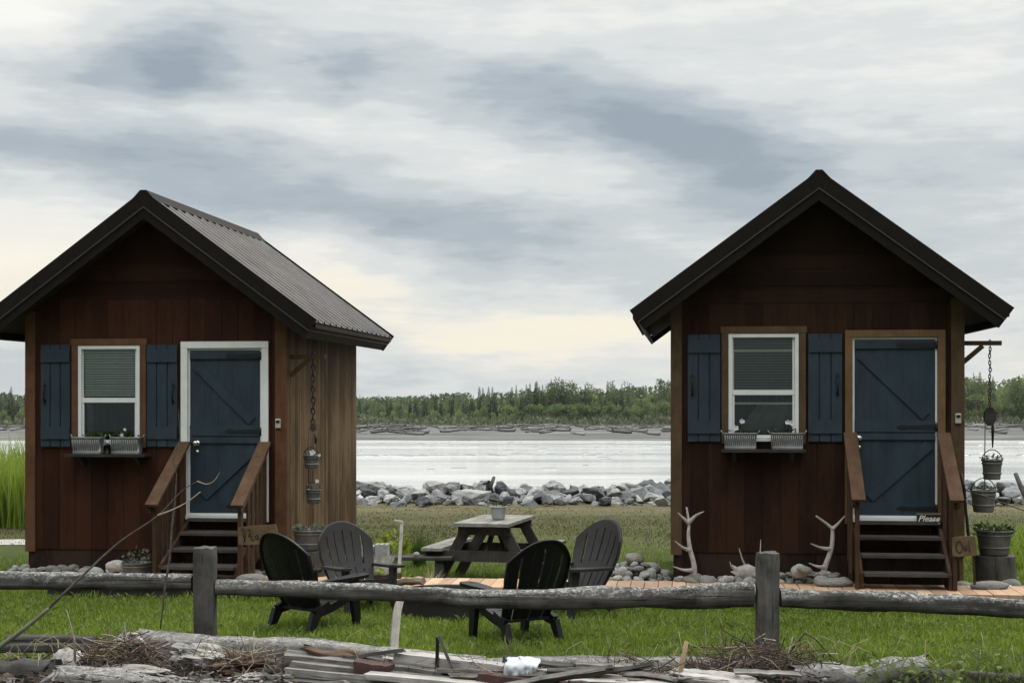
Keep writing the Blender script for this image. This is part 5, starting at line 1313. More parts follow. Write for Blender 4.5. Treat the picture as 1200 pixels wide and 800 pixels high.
for i, (a, b, c_, d, Y, w_, h_, m, lab) in enumerate(lum):
    o = board('lumber_board', T(a, b, Y), T(c_, d, Y - .06), w_, h_, m, i + 1, None, R(rnd.uniform(-6, 6)), rnd.uniform(-.01, .01)); tag(o, lab, 'board', 'boards of the lumber pile')
mb = MB(); o = board('red_block', T(417, 779, 10.78), T(457, 786, 10.76), .14, .085, red_board, 31); tag(o, 'short faded red block end in the lumber pile', 'block')
o = log('bark_slab', T(360, 760, 11.02), T(458, 777, 10.98), .14, .06, bark_mat, 33.0, .45, .2, nseg=22, ragged=.1); tag(o, 'brown rough bark slab on top of the lumber pile', 'bark')
rr = random.Random(91)
SPL = [('grey', grey_board), ('pale', pale_wood), ('dark', dark_log), ('grey', grey_board), ('grey', grey_board)]
for i in range(54):
    px = rr.uniform(335, 760) if i < 34 else rr.uniform(190, 340) if i < 46 else rr.uniform(640, 880)
    py = 764 + (px - 335) * .028 + rr.uniform(2, 42) if i < 34 else rr.uniform(772, 806); Y = 11.15 - (py - 760) * .012 + rr.uniform(-.05, .05)
    ln = rr.uniform(45, 190) if i < 34 else rr.uniform(25, 85); sl = rr.uniform(.02, .14) if rr.random() < .8 else rr.uniform(-.35, .1)
    ln = min(ln, 80) if px > 560 else ln; nm, mt = rr.choice(SPL); w_ = rr.uniform(.03, .11); h_ = rr.uniform(.012, .034)
    o = board('splintered_lath' if w_ < .06 else 'broken_board', T(px, py, Y), T(px + ln, py + ln * sl, Y + rr.uniform(-.12, .12)), w_, h_, mt, 200 + i, None, R(rr.uniform(-35, 35)), rr.uniform(-.015, .015))
    where = 'on the lumber pile' if px > 335 and px < 640 else ('among the rotten wood left of the lumber pile' if px <= 335 else 'between the plastic sheet and the right post')
    tag(o, '%s %s %s %s' % ('long' if ln > 110 else 'short', nm, 'splintered lath' if w_ < .06 else 'broken board', where), 'board', 'splintered boards in the old timber pile')
# bleached rotten root wood at left, flaky
def rotten(label, px, py, Y, sx, sy, sz, mat, seed, tilt=0):
    bm = bmesh.new(); bmesh.ops.create_icosphere(bm, subdivisions=5, radius=1)
    for v in bm.verts:
        n1 = mnoise.fractal(Vector((v.co.x * .7 + seed, v.co.y * 2.2, v.co.z * 2.6)), 1.0, 2.0, 6)
        v.co *= 1 + .42 * n1; v.co.x *= sx; v.co.y *= sy; v.co.z *= sz
    me = bpy.data.meshes.new('rotten_wood'); bm.to_mesh(me); bm.free(); me.materials.append(mat)
    o = bpy.data.objects.new('rotten_wood', me); C.objects.link(o); o.location = P(px, py, Y); o.rotation_euler = (0, R(tilt), R(seed * 20)); return tag(o, label, 'driftwood')
flaky = wood('flaking_bleached_wood', (.045, .038, .030), (.25, .24, .215), (.56, .55, .51), axis=0, bump=1.0, fine=30, coarse=5, crack=.7)
rotten('pale flaking root wood lying against the long timber', 236, 772, 11.05, .22, .16, .10, flaky, 1.5, 12)
rotten('brown hollow rotten wood left of the lumber pile', 290, 782, 10.95, .24, .16, .085, bark_mat, 2.5, 4)
rotten('flat bleached splinter wood at the bottom left of the lumber pile', 300, 797, 10.75, .30, .14, .05, flaky, 3.5, 6)
rotten('pale root end left of the twig bundle', 78, 776, 11.1, .18, .12, .075, flaky, 4.5, -12)
rotten('bleached stump wood capping the twig bundle', 150, 749, 11.25, .17, .10, .045, flaky, 5.5, 2)
rotten('grey rounded wood below the right twig tangle', 840, 800, 10.9, .42, .2, .07, pale_wood, 6.5, 0)
rotten('bleached wood along the bottom edge under the twig bundle', 150, 789, 10.85, .42, .12, .055, flaky, 7.5, 3)
# loose litter of bark and splinters
rr = random.Random(21); mb = MB()
chip = [grey_board, bark_mat, dark_log, pale_wood]
for i in range(4200):
    px = rr.uniform(-30, 420) if rr.random() < .62 else rr.uniform(420, 1000); Y = rr.uniform(10.3, 11.35)
    z = rr.uniform(.02, .10) + (.10 if px < 340 else .0) + rr.random() * .06
    x = (px - 600) / FPX * Y; a = rr.uniform(0, 3.14); l = rr.uniform(.015, .09); w_ = rr.uniform(.004, .016); dz = rr.uniform(-.3, .3) * l
    mb.cur = rr.choice((0, 0, 1, 1, 1, 2, 2, 2, 2)); c_, s_ = math.cos(a) * l, math.sin(a) * l; ex, ey = -math.sin(a) * w_, math.cos(a) * w_
    mb.add([(x, Y, z), (x + c_, Y + s_, z + dz), (x + c_ + ex, Y + s_ + ey, z + dz + .008), (x + ex * 1.4, Y + ey, z + .012)], [(0, 1, 2, 3)])
tag(mb.build('bark_litter', chip), 'loose bark chips and splinters strewn among the old timbers', 'bark litter', None, 'stuff')
# a bed of rotted earth that the timbers lie on
mb = MB(); vs = []; nx_, ny_ = 90, 12
for j in range(ny_ + 1):
    for i in range(nx_ + 1):
        x = -5 + 10 * i / nx_; y = 9.6 + 1.95 * j / ny_; f = math.sin(math.pi * j / ny_) ** .6
        hgt = (.16 if x < -1.6 else (.13 if x < 1.0 else .08)); vs.append((x, y, -.02 + f * hgt * (1 + .6 * mnoise.noise((x * 2.3, y * 2.3, 0))) + f * .02 * mnoise.noise((x * 9, y * 9, 3))))
mb.add(vs, [(j * (nx_ + 1) + i, j * (nx_ + 1) + i + 1, (j + 1) * (nx_ + 1) + i + 1, (j + 1) * (nx_ + 1) + i) for j in range(ny_) for i in range(nx_)], True)
tag(mb.build('debris_bank', plain('rotted_wood_soil', (.045, .036, .027), .95, 0, .5, 16, .8)), kind='structure')
# twig tangles
twig_dark = plain('dark_twigs', (.035, .027, .020), .85, 0, .4, 30)
twig_pale = plain('dry_pale_twigs', (.26, .22, .16), .85, 0, .35, 30)
twig_mottled = plain('mottled_grey_twig', (.060, .052, .042), .85, 0, .75, 26)
twig_red = plain('red_brown_twigs', (.10, .055, .038), .85, 0, .4, 30)
def tangle(label, px, py, Y, rx, ry, rz_, n, mats, wts, seed, r=(.002, .006)):
    rr = random.Random(seed); mb = MB(); c_ = P(px, py, Y)
    for _ in range(n):
        a = rr.uniform(0, 6.283); q = math.sqrt(rr.random()); z = rr.random() ** 1.4 * math.sqrt(max(0, 1 - q * q * .8)) * rz_
        p = Vector((rx * q * math.cos(a), ry * q * math.sin(a), z)); d = Vector((rr.gauss(0, 1), rr.gauss(0, .6), rr.gauss(0, .45))).normalized(); l = rr.uniform(.10, .34)
        bend = Vector((rr.gauss(0, .5), rr.gauss(0, .3), rr.gauss(0, .5))) * l * .5; rad = rr.uniform(*r)
        mb.cur = rr.choices(range(len(mats)), wts)[0]
        mb.tube([p - d * l / 2 - bend * .5, p + bend * .25, p + d * l / 2 - bend * .3], [rad, rad * .8, rad * .35], 4, False)
    o = mb.build('twig_tangle', mats); o.location = c_; return tag(o, label, 'twigs')
tangle('bundle of reddish and pale twigs heaped at the left post', 143, 787, 11.1, .29, .18, .30, 420, [twig_dark, twig_pale, twig_red], (2, 3, 4), 1)
tangle('dark twig tangle heaped round the right fence post', 890, 800, 11.3, .60, .26, .34, 760, [twig_dark, twig_red, twig_pale], (6, 3, 1), 2)
tangle('loose dark twigs between plastic sheet and pale stake', 745, 797, 11.0, .34, .2, .20, 120, [twig_dark, twig_pale, twig_red], (4, 2, 2), 3)
tangle('fine dark twigs scattered over the boards of the lumber pile', 520, 790, 10.9, .75, .2, .12, 110, [twig_dark, twig_pale, twig_red], (4, 2, 2), 6, (.0015, .004))
tangle('twigs and root hairs among the rotten wood at left', 265, 785, 10.9, .5, .2, .17, 200, [twig_dark, twig_pale, twig_red], (4, 3, 2), 7, (.0015, .0045))
tangle('thin pale twigs strewn at the bottom left corner', 35, 790, 11.0, .34, .2, .13, 90, [twig_dark, twig_pale, twig_red], (3, 3, 1), 4)
# arched twig standing out of the right tangle
pole('bent_twig', [P(925, 765, 11.4), P(934, 752, 11.4), P(943, 741, 11.4), P(955, 748, 11.4), P(968, 762, 11.4), P(984, 778, 11.4)], [.009, .008, .007, .006, .005, .003], twig_dark, 'bent dark twig arching above the right tangle', 'twig', 5)
pole('pale_stake', [P(793, 806, 11.0), P(799, 778, 11.05), P(804.5, 751, 11.1)], [.022, .022, .020], tan_wood, 'short bare tan stake standing left of the right post', 'stake', 6, .15)
# long bare branch leaning in from the left edge
br = [(-20, 772, 11.0), (0, 757, 11.0), (30, 735, 11.05), (58, 712, 11.1)]
bh = empty('fallen_branch', P(0, 757, 11), 0, 'long bare branch slanting up from the left edge across the cabin', 'branch')
b0 = bh.location
green_stem = plain('pale_green_bark', (.095, .098, .055), .7, 0, .35, 18, .3)
mb = MB(); mb.tube(curve([P(*q) - b0 for q in br]), [.022 - .0006 * i for i in range(16)], 8, jit=.15); mb.build('thick_stem', green_stem, bh)
mb = MB(); q = curve([P(*q) - b0 for q in [(56, 713.5, 11.1), (78, 692, 11.1), (100, 671, 11.15), (140, 635, 11.2), (185, 604, 11.2), (212, 576, 11.2), (232, 563, 11.2)]]); mb.tube(q, [.012 * (1 - .75 * i / (len(q) - 1)) for i in range(len(q))], 6, jit=.2); mb.build('stem', twig_mottled, bh)
mb = MB(); q = curve([P(*q) - b0 for q in [(185, 603.5, 11.2), (200, 598, 11.15), (218, 589, 11.1), (235, 576, 11.1)]]); mb.tube(q, [.008 * (1 - .6 * i / (len(q) - 1)) for i in range(len(q))], 5); mb.build('side_twig', twig_pale, bh)
mb = MB(); q = curve([P(*q) - b0 for q in [(231, 563.5, 11.2), (242, 567, 11.2), (251, 563, 11.2), (257.5, 553, 11.2)]]); mb.tube(q, [.005, .005, .005, .005, .004, .004, .004, .004, .003, .003, .003, .003, .003, .003, .002, .002], 5); mb.build('side_twig', twig_pale, bh)
pole('upright_twig', [P(188, 736, 11.6), P(190.5, 715, 11.6), P(193, 690, 11.6), P(199, 655, 11.6), P(201, 620, 11.6), P(205, 590, 11.6), P(207, 556, 11.6), P(203, 540, 11.6), P(211, 512, 11.6), P(209, 480, 11.6)], [.005, .008, .009, .010, .008, .0055, .0045, .004, .003, .002], twig_mottled, 'mottled thin twig standing upright left of the left fence post', 'twig', 6, .5)
tw = empty('forked_twig', P(87, 790, 11.0), 0, 'small forked twig standing at the bottom left', 'twig'); t0 = tw.location
mb = MB(); mb.tube([P(88, 775, 11.0) - t0, P(87, 748, 11.0) - t0, P(81, 725, 11.0) - t0, P(78, 714, 11.0) - t0], [.010, .009, .005, .003], 6); mb.build('stem', twig_pale, tw)
mb = MB(); mb.tube([P(86.5, 747, 11.0) - t0, P(68, 760, 11.0) - t0, P(45, 775, 11.0) - t0], [.006, .006, .005], 5); mb.build('side_twig', twig_dark, tw)
# steel rod bent over, and the plastic sheet
bentrod = empty('steel_rods', P(511, 800, 10.9), 0, 'two dark steel rods meeting in an upturned V', 'rod'); t0 = bentrod.location
mb = MB(); mb.bar(P(511, 812, 10.9) - t0, P(513, 745.5, 10.9) - t0, .026, .026, (0, 1, 0)); mb.build('rod', black_iron, bentrod)
mb = MB(); mb.bar(P(514, 745, 10.88) - t0, P(540, 806, 10.8) - t0, .022, .022, (0, 1, 0)); mb.build('rod', plain('worn_steel', (.10, .095, .085), .5, .6, .3, 20), bentrod)
mb = MB(); vs = []; n1, n2 = 30, 26; c0 = P(613, 788, 10.80)
for j in range(n2 + 1):
    for i in range(n1 + 1):
        a, b = i / n1, j / n2; x = (a - .5) * (.25 - .09 * b * (1 if a > .5 else -.4)) + .02 * mnoise.noise((b * 3, 1, 0)); fold = min(1, max(0, (b - .25) / .2)); z = .10 - .012 * b - max(0, b - .32) * .38 + .012 * mnoise.noise((a * 5, b * 4, 0)) - .03 * abs(a - .45) * (1 - fold)
        y = .14 - .26 * min(b, .38) / .38 - .02 * b + (.022 * mnoise.noise((a * 5 + b * 2, b * 3, 4)) + .016 * mnoise.noise((a * 14, b * 10, 2))); vs.append((x, y, z))
mb.add(vs, [(j * (n1 + 1) + i, j * (n1 + 1) + i + 1, (j + 1) * (n1 + 1) + i + 1, (j + 1) * (n1 + 1) + i) for j in range(n2) for i in range(n1)], True)
o = mb.build('plastic_sheet', plain('white_polythene', (.40, .425, .445), .6, 0, .08, 12)); o.location = c0
so = o.modifiers.new('thick', 'SOLIDIFY'); so.thickness = .004; tag(o, 'crumpled white plastic sheet draped over the lumber', 'plastic sheet')
mb = MB(); c0 = P(692, 780, 11.0); 
for k in range(3):
    for i in range(8):
        a = i * .785; mb.leaf(((k - 1) * .05, 0, 0), (math.cos(a), math.sin(a) * .5, .4 + .3 * math.sin(k + a)), .055, .04)
o = mb.build('plastic_scrap', plain('white_polythene_scrap', (.45, .46, .46), .4, 0, .08, 12)); o.location = c0; tag(o, 'scrap of white plastic on the lumber, right of the sheet', 'plastic scrap')

# ------------------------------------------------------------------ grass and weeds
def blades(name, pos, h, wd, lean, mat, label, cat, kind='stuff'):
    """pos (n,3) base points; every blade two triangles, bent"""
    n = len(pos); rg = np.random.default_rng(len(name) + n); a = rg.uniform(0, 6.283, n); ca, sa = np.cos(a), np.sin(a)
    b = rg.uniform(0, 6.283, n); ln = rg.uniform(.2, 1, n) * lean * h; dx, dy = np.cos(b) * ln, np.sin(b) * ln
    v = np.zeros((n, 5, 3), np.float32)
    v[:, 0] = pos; v[:, 0, 0] -= ca * wd / 2; v[:, 0, 1] -= sa * wd / 2
    v[:, 1] = pos; v[:, 1, 0] += ca * wd / 2; v[:, 1, 1] += sa * wd / 2
    mid = pos.copy(); mid[:, 0] += dx * .35; mid[:, 1] += dy * .35; mid[:, 2] += h * .58
    v[:, 2] = mid; v[:, 2, 0] += ca * wd * .4; v[:, 2, 1] += sa * wd * .4
    v[:, 3] = mid; v[:, 3, 0] -= ca * wd * .4; v[:, 3, 1] -= sa * wd * .4
    v[:, 4] = pos; v[:, 4, 0] += dx; v[:, 4, 1] += dy; v[:, 4, 2] += h * np.sqrt(np.clip(1 - (ln / h) ** 2 * .5, .2, 1))
    base = (np.arange(n) * 5)[:, None]
    quads = (base + np.array([[0, 1, 2, 3]])); tris = base + np.array([[3, 2, 4]])
    loops = np.concatenate([quads, tris], 1).ravel().astype(np.int32)
    st = (np.arange(n) * 7)[:, None] + np.array([[0, 4]]); tot = np.tile(np.array([4, 3]), n)
    me = bpy.data.meshes.new(name); me.vertices.add(n * 5); me.vertices.foreach_set('co', v.ravel())
    me.loops.add(len(loops)); me.loops.foreach_set('vertex_index', loops)
    me.polygons.add(2 * n); me.polygons.foreach_set('loop_start', st.ravel().astype(np.int32)); me.polygons.foreach_set('loop_total', tot.astype(np.int32))
    me.update(calc_edges=True); me.materials.append(mat)
    o = bpy.data.objects.new(name, me); C.objects.link(o); return tag(o, label, cat, None, kind)
rg = np.random.default_rng(4)
def nz(x, y, s, seed=0):
    """cheap smooth value noise on numpy arrays"""
    xi = np.floor(x * s).astype(int); yi = np.floor(y * s).astype(int); fx = x * s - xi; fy = y * s - yi
    def hsh(i, j): k = (i * 374761393 + j * 668265263 + seed * 974711) & 0x7fffffff; k = (k ^ (k >> 13)) * 1274126177 & 0x7fffffff; return (k & 0xffff) / 65535.0
    fx = fx * fx * (3 - 2 * fx); fy = fy * fy * (3 - 2 * fy)
    return (hsh(xi, yi) * (1 - fx) + hsh(xi + 1, yi) * fx) * (1 - fy) + (hsh(xi, yi + 1) * (1 - fx) + hsh(xi + 1, yi + 1) * fx) * fy
def clear(x, y):
    ok = np.ones(len(x), bool)
    for F in (FR, FL):
        u = (x - F.x) * math.cos(F.th) - (y - F.y) * math.sin(F.th); v = (x - F.x) * math.sin(F.th) + (y - F.y) * math.cos(F.th)
        ok &= ~((u > -.06) & (u < W + .06) & (v > -.08) & (v < D + .05))
    u = (x - FR.x) * math.cos(FR.th) - (y - FR.y) * math.sin(FR.th); v = (x - FR.x) * math.sin(FR.th) + (y - FR.y) * math.cos(FR.th)
    ok &= ~((v > -1.0) & (v < -.2) & (u > -7))
    ok &= ((x + .67) ** 2 + (y - 15.12) ** 2) > .27
    return ok
def lawn(n, y0, y1, name, hlo, hhi, wd, mat, label, thin=None, cat='grass', side=.385):
    y = y0 + (y1 - y0) * rg.random(n); x = (rg.random(n) * 2 - 1) * (side * y + .6); ok = clear(x, y)
    if thin is not None: ok &= rg.random(n) < thin(x, y)
    ok &= (nz(x, y, 1.7, 31) * .6 + nz(x, y, 5.5, 33) * .4 > .26) | (rg.random(n) < .35)
    x, y = x[ok], y[ok]; cl = .55 + .9 * nz(x, y, 2.3, 1) * .6 + .5 * nz(x, y, 7.0, 2); h = (hlo + (hhi - hlo) * rg.random(len(x)) ** 1.5) * cl
    return blades(name, np.stack([x, y, np.zeros_like(x)], 1), h, wd * (.6 + .8 * rg.random(len(x))), .75, mat, label, cat)
def lawn_mat(name, c1, c2, c3):
    m, t, b = newmat(name); pos = nd(t, 'ShaderNodeNewGeometry')
    a = noise_node(t, pos.outputs['Position'], 1.4, 6, .65); f = nd(t, 'ShaderNodeTexWhiteNoise', noise_dimensions='1D')
    t.links.new(pos.outputs['Random Per Island'], f.inputs['W'])
    col = mixn(t, .55, ramp_node(t, a, [(.32, c1), (.68, c2)]), ramp_node(t, f.outputs[0], [(.0, c1), (.6, c2), (1.0, c3)]))
    t.links.new(col, b.inputs['Base Color']); b.inputs['Roughness'].default_value = .5; b.inputs['Specular IOR Level'].default_value = .35
    tr = nd(t, 'ShaderNodeBsdfTranslucent'); t.links.new(col, tr.inputs[0]); ms = nd(t, 'ShaderNodeMixShader'); ms.inputs[0].default_value = .42
    t.links.new(b.outputs[0], ms.inputs[1]); t.links.new(tr.outputs[0], ms.inputs[2]); t.links.new(ms.outputs[0], t.nodes['Material Output'].inputs[0]); return m
gm = lawn_mat('lawn_blades', (.070, .128, .009), (.185, .272, .020), (.52, .53, .17))
dm = lawn_mat('dry_lawn_blades', (.048, .064, .016), (.090, .092, .036), (.17, .152, .080))
lawn(190000, 11.35, 17.0, 'lawn_grass', .035, .085, .0075, gm, 'short bright green lawn grass in front of the cabins')
lawn(90000, 17.0, 26.5, 'lawn_grass', .030, .070, .011, gm, 'green lawn grass around and behind the picnic table', lambda x, y: .12 * (nz(x, y, .8, 17) > .55) + np.clip((22.3 - y - 5 * (nz(x, y, .5, 5) - .5)) / 3.0, 0, 1))
lawn(130000, 20.0, 30.3, 'dry_grass', .012, .045, .014, dm, 'dry brown mown grass between table and river boulders', lambda x, y: np.clip((y + 5 * (nz(x, y, .6, 9) - .5) - 21.5) / 3.0, 0, 1) * (.35 + .65 * nz(x, y, 1.3, 3)))
# broad weeds in the lawn: clover and dandelion leaves
mb = MB(); rr = random.Random(31); wm = leafmat('lawn_weed_leaves', (.075, .115, .02), (.19, .25, .07), 4.0, .4)
for _ in range(2200):
    y = rr.uniform(11.5, 16.5); x = rr.uniform(-.38, .38) * y
    if not clear(np.array([x]), np.array([y]))[0]: continue
    k = rr.randint(4, 8)
    for i in range(k):
        a = rr.uniform(0, 6.283); mb.leaf((x, y, rr.uniform(.01, .05)), (math.cos(a), math.sin(a), rr.uniform(.2, 1.1)), rr.uniform(.03, .09), rr.uniform(.012, .028))
tag(mb.build('lawn_weeds', wm), 'small broad leaved weeds scattered through the lawn', 'weeds', None, 'stuff')
# leafy weeds at the bottom right and along the timbers
rr = random.Random(8); weed = leafmat('pale_weed_leaves', (.09, .13, .03), (.20, .25, .08), 5.0, .4)
for px, py, Y, n, h, lab in ((1150, 800, 11.3, 120, .26, 'leafy pale weed at the right, over the dark timber'), (1040, 803, 11.05, 100, .20, 'low leafy weed before the short silver log'), (1095, 803, 11.1, 70, .18, 'small leafy weed between log and dark timber'), (1195, 803, 11.2, 70, .2, 'leafy weed cut by the right edge')):
    b_ = P(px, py, Y); o = empty('leafy_weed', (b_.x, Y, 0), 0, lab, 'plant'); mb = MB(); leaves(mb, 0, 0, .05, .22, .15, n, h, .06, rr)
    for k in range(7): mb.tube([(rr.gauss(0, .08), rr.gauss(0, .05), 0), (rr.gauss(0, .14), rr.gauss(0, .05), h * .6), (rr.gauss(0, .18), rr.gauss(0, .05), h + .06)], .004, 4)
    mb.build('foliage', weed, o)
# long grass along the timbers and the boardwalk
def edge(n, pts, hlo, hhi, name, label, mat, jx=.06):
    t = rg.random(n) * (len(pts) - 1); i = np.minimum(t.astype(int), len(pts) - 2); f = t - i; pa = np.array(pts)
    q = pa[i] * (1 - f)[:, None] + pa[i + 1] * f[:, None] + rg.normal(0, jx, (n, 2))
    ok = nz(q[:, 0], q[:, 1], 2.6, 12) > .38; q = q[ok]
    return blades(name, np.stack([q[:, 0], q[:, 1], np.zeros(len(q))], 1), hlo + (hhi - hlo) * rg.random(len(q)) ** 2, .009 * (.6 + .8 * rg.random(len(q))), .8, mat, label, 'grass')
edge(5200, [(-4.6, 11.9), (-2.6, 11.75), (0, 11.8), (2.0, 11.85), (4.6, 11.75)], .08, .24, 'edge_grass', 'longer grass along the old timbers and fence line', gm, .10)
b1, b2 = FR.w(-6.6, -1.08, 0), FR.w(7, -1.08, 0)
edge(4200, [(b1.x, b1.y), (b2.x, b2.y)], .06, .17, 'edge_grass', 'longer grass along the front of the boardwalk', gm, .05)
c1, c2 = FL.w(W + .1, .1, 0), FL.w(W + .1, D, 0)
edge(1800, [(c1.x, c1.y), (c2.x, c2.y)], .08, .22, 'edge_grass', 'longer grass along the left cabin side wall', gm, .07)
# dry stalks arching over the timber pile
rr = random.Random(77); mb = MB()
for _ in range(130):
    px = rr.uniform(20, 420) if rr.random() < .7 else rr.uniform(600, 1180); Y = rr.uniform(10.9, 11.7); p = P(px, 790, Y); p.z = .05
    a = rr.uniform(0, 6.283); l = rr.uniform(.12, .42); e = Vector((math.cos(a) * l * .7, math.sin(a) * l * .4, 0))
    mb.tube([p, p + e * .3 + Vector((0, 0, l * .7)), p + e * .8 + Vector((0, 0, l * .85)), p + e * 1.2 + Vector((0, 0, l * .55))], [.0035, .003, .0025, .0015], 4, False)
tag(mb.build('dry_stalks', straw), 'thin dry stalks arching over the timber pile', 'dry grass', None, 'stuff')
# tall reed grass at the left
n = 5200; y = 25.2 + 2.6 * rg.random(n); x = -11.2 + 4.4 * rg.random(n) ; k = 1.05 + .5 * nz(x, y, .8, 3)
blades('tall_grass', np.stack([x, y, np.zeros(n)], 1), k * (.75 + .4 * rg.random(n)), .024 * (.6 + .8 * rg.random(n)), .35, lawn_mat('tall_grass_blades', (.12, .19, .018), (.26, .34, .045), (.42, .45, .14)), 'tall bright green grass standing at the left of the left cabin', 'tall grass')
# green growth right of the right cabin
n = 2600; y = 19 + 3.5 * rg.random(n); x = .33 * y + 1.6 * rg.random(n) - .35
blades('tall_grass', np.stack([x, y, np.zeros(n)], 1), .18 + .35 * nz(x, y, 1.2, 6) * rg.random(n), .02 * (.6 + .8 * rg.random(n)), .7, gm, 'rough green grass right of the right cabin', 'grass')

# ------------------------------------------------------------------ the far bank: driftwood, then the wood
rr = random.Random(55)
drift_ms = []
for i in range(5):
    mb = MB(); pts = [(0, 0, 0), (1.2, rr.uniform(-.1, .1), rr.uniform(0, .1)), (2.4, rr.uniform(-.2, .2), rr.uniform(0, .15)), (3.6, rr.uniform(-.3, .3), rr.uniform(.0, .3))]
    mb.tube(pts, [.26, .2, .16, .07], 7, jit=.3, seed=i); mb.tube([(0, 0, 0), (-.25, .2, .4)], [.18, .04], 5); mb.tube([(0, 0, 0), (-.3, -.2, .3)], [.15, .03], 5); mb.tube([pts[2], (2.9, .3, .7)], [.1, .03], 5)
    drift_ms.append(mb.mesh('driftwood_log', plain('driftwood_grey', (.15, .145, .135) if i % 2 else (.075, .072, .067), .85, 0, .3, 3)))
def drift(x, y, s, rz, label):
    o = bpy.data.objects.new('driftwood_log', rr.choice(drift_ms)); C.objects.link(o); z = -2.80 + (y - 200) * .0026
    o.location = (x, y, z + .15); o.scale = (s, s, s); o.rotation_euler = (0, rr.uniform(-.08, .02), rz); tag(o, label, 'driftwood', 'driftwood logs on the far gravel bar')
for i in range(140):
    vis = rr.random(); y = rr.triangular(200, 276, 252)
    px = rr.uniform(410, 795) if vis < .8 else (rr.uniform(1122, 1215) if vis < .94 else rr.uniform(-15, 40))
    drift((px - 600) / FPX * y, y, rr.uniform(.4, 1.15), rr.choice((0, 3.14)) + rr.uniform(-.5, .5), 'grey driftwood log stranded on the far gravel bar, %s' % ('between the cabins' if 400 < px < 800 else ('right of the right cabin' if px > 800 else 'left of the left cabin')))
for i in range(16): drift((rr.uniform(1128, 1168) - 600) / FPX * 262, rr.uniform(258, 266), rr.uniform(.9, 1.6), rr.uniform(-.9, .9), 'driftwood log in the jam right of the right cabin')
# scrub line at the top of the bar
scr = leafmat('far_scrub_leaves', (.075, .090, .050), (.14, .155, .09), .15, .25)
mb = MB()
for _ in range(5200):
    x = rr.uniform(-118, 122); y = rr.gauss(279, 3.5); h = rr.random() ** 2 * (1.2 + 1.2 * mnoise.noise((x * .12, 3, 0)))
    mb.leaf((x, y, -2.6 + max(0, h)), (rr.gauss(0, .6), rr.gauss(0, .6), 1), rr.uniform(.5, 1.1), rr.uniform(.4, .8))
tag(mb.build('bank_scrub', scr), 'low scrub along the top of the far gravel bar', 'scrub', None, 'stuff')
# trees
spr_m = [leafmat('spruce_needles', (.055, .086, .038), (.120, .170, .078), .6, .25, 'Object', .25)]
wil_m = [leafmat('willow_leaves', (.110, .165, .055), (.200, .275, .100), .5, .35, 'Object', .25)]
pop_m = [leafmat('poplar_leaves', (.075, .118, .044), (.155, .215, .084), .5, .35, 'Object', .25)]
trunk_m = plain('far_tree_trunk', (.09, .08, .065), .9, 0, .3, 2)
def spruce(seed, h):
    r = random.Random(seed); mb = MB(); mb.cur = 1; mb.tube([(0, 0, 0), (0, 0, h * .97)], [.14, .02], 6); mb.cur = 0
    L_ = int(h * 3.4)
    for i in range(L_):
        f = i / L_; z = h * (.06 + .92 * f); rad = (h * .125) * (1 - f) ** .9 * r.uniform(.7, 1.2) + .10; k = max(4, int(11 * (1 - f)) + 3)
        for j in range(k):
            a = 6.283 * j / k + r.uniform(-.4, .4); d = Vector((math.cos(a), math.sin(a), r.uniform(-.35, .15))); q = rad * r.uniform(.7, 1.15)
            mb.leaf(Vector((0, 0, z)) + d * q * .15, d, q, q * .42 + .12, (r.uniform(-.3, .3), r.uniform(-.3, .3), 1)); mb.leaf(Vector((0, 0, z - .05)) + d * q * .35, d + Vector((0, 0, -.5)), q * .7, .35, (d.y, -d.x, .3))
    return mb.mesh('spruce_tree', [spr_m[0], trunk_m])
def broad(seed, h, wd, mat, nm, narrow=False):
    r = random.Random(seed); mb = MB(); mb.cur = 1; mb.tube([(0, 0, 0), (r.uniform(-.1, .1), 0, h * .5), (r.uniform(-.2, .2), 0, h * .9)], [.17, .11, .03], 6)
    cl = []
    for i in range(13):
        f = r.uniform(.2, 1.0); rr_ = wd * (math.sin(math.pi * min(1, f * .82 + .1)) ** .7) * r.uniform(.3, 1.0); a = r.uniform(0, 6.283)
        c_ = Vector((math.cos(a) * rr_, math.sin(a) * rr_, h * f * .93)); cl.append((c_, wd * r.uniform(.28, .55))); mb.tube([(0, 0, c_.z * .6), c_], [.06, .02], 4)
    mb.cur = 0
    for c_, s in cl:
        for _ in range(34):
            d = Vector((r.gauss(0, 1), r.gauss(0, 1), r.gauss(0, 1))).normalized(); p = c_ + Vector((d.x, d.y, d.z * (1.3 if narrow else 1.0))) * s * r.random() ** .4
            mb.leaf(p, d + Vector((0, 0, .4)), r.uniform(.22, .5), r.uniform(.2, .4))
    return mb.mesh(nm, [mat, trunk_m])
spr = [spruce(i, 8.0 + .5 * i) for i in range(4)]
wil = [broad(20 + i, 5.2 + .3 * i, 1.5, wil_m[0], 'willow_tree') for i in range(4)]
pop = [broad(40 + i, 9.0 + .4 * i, 1.7, pop_m[0], 'poplar_tree', True) for i in range(4)]
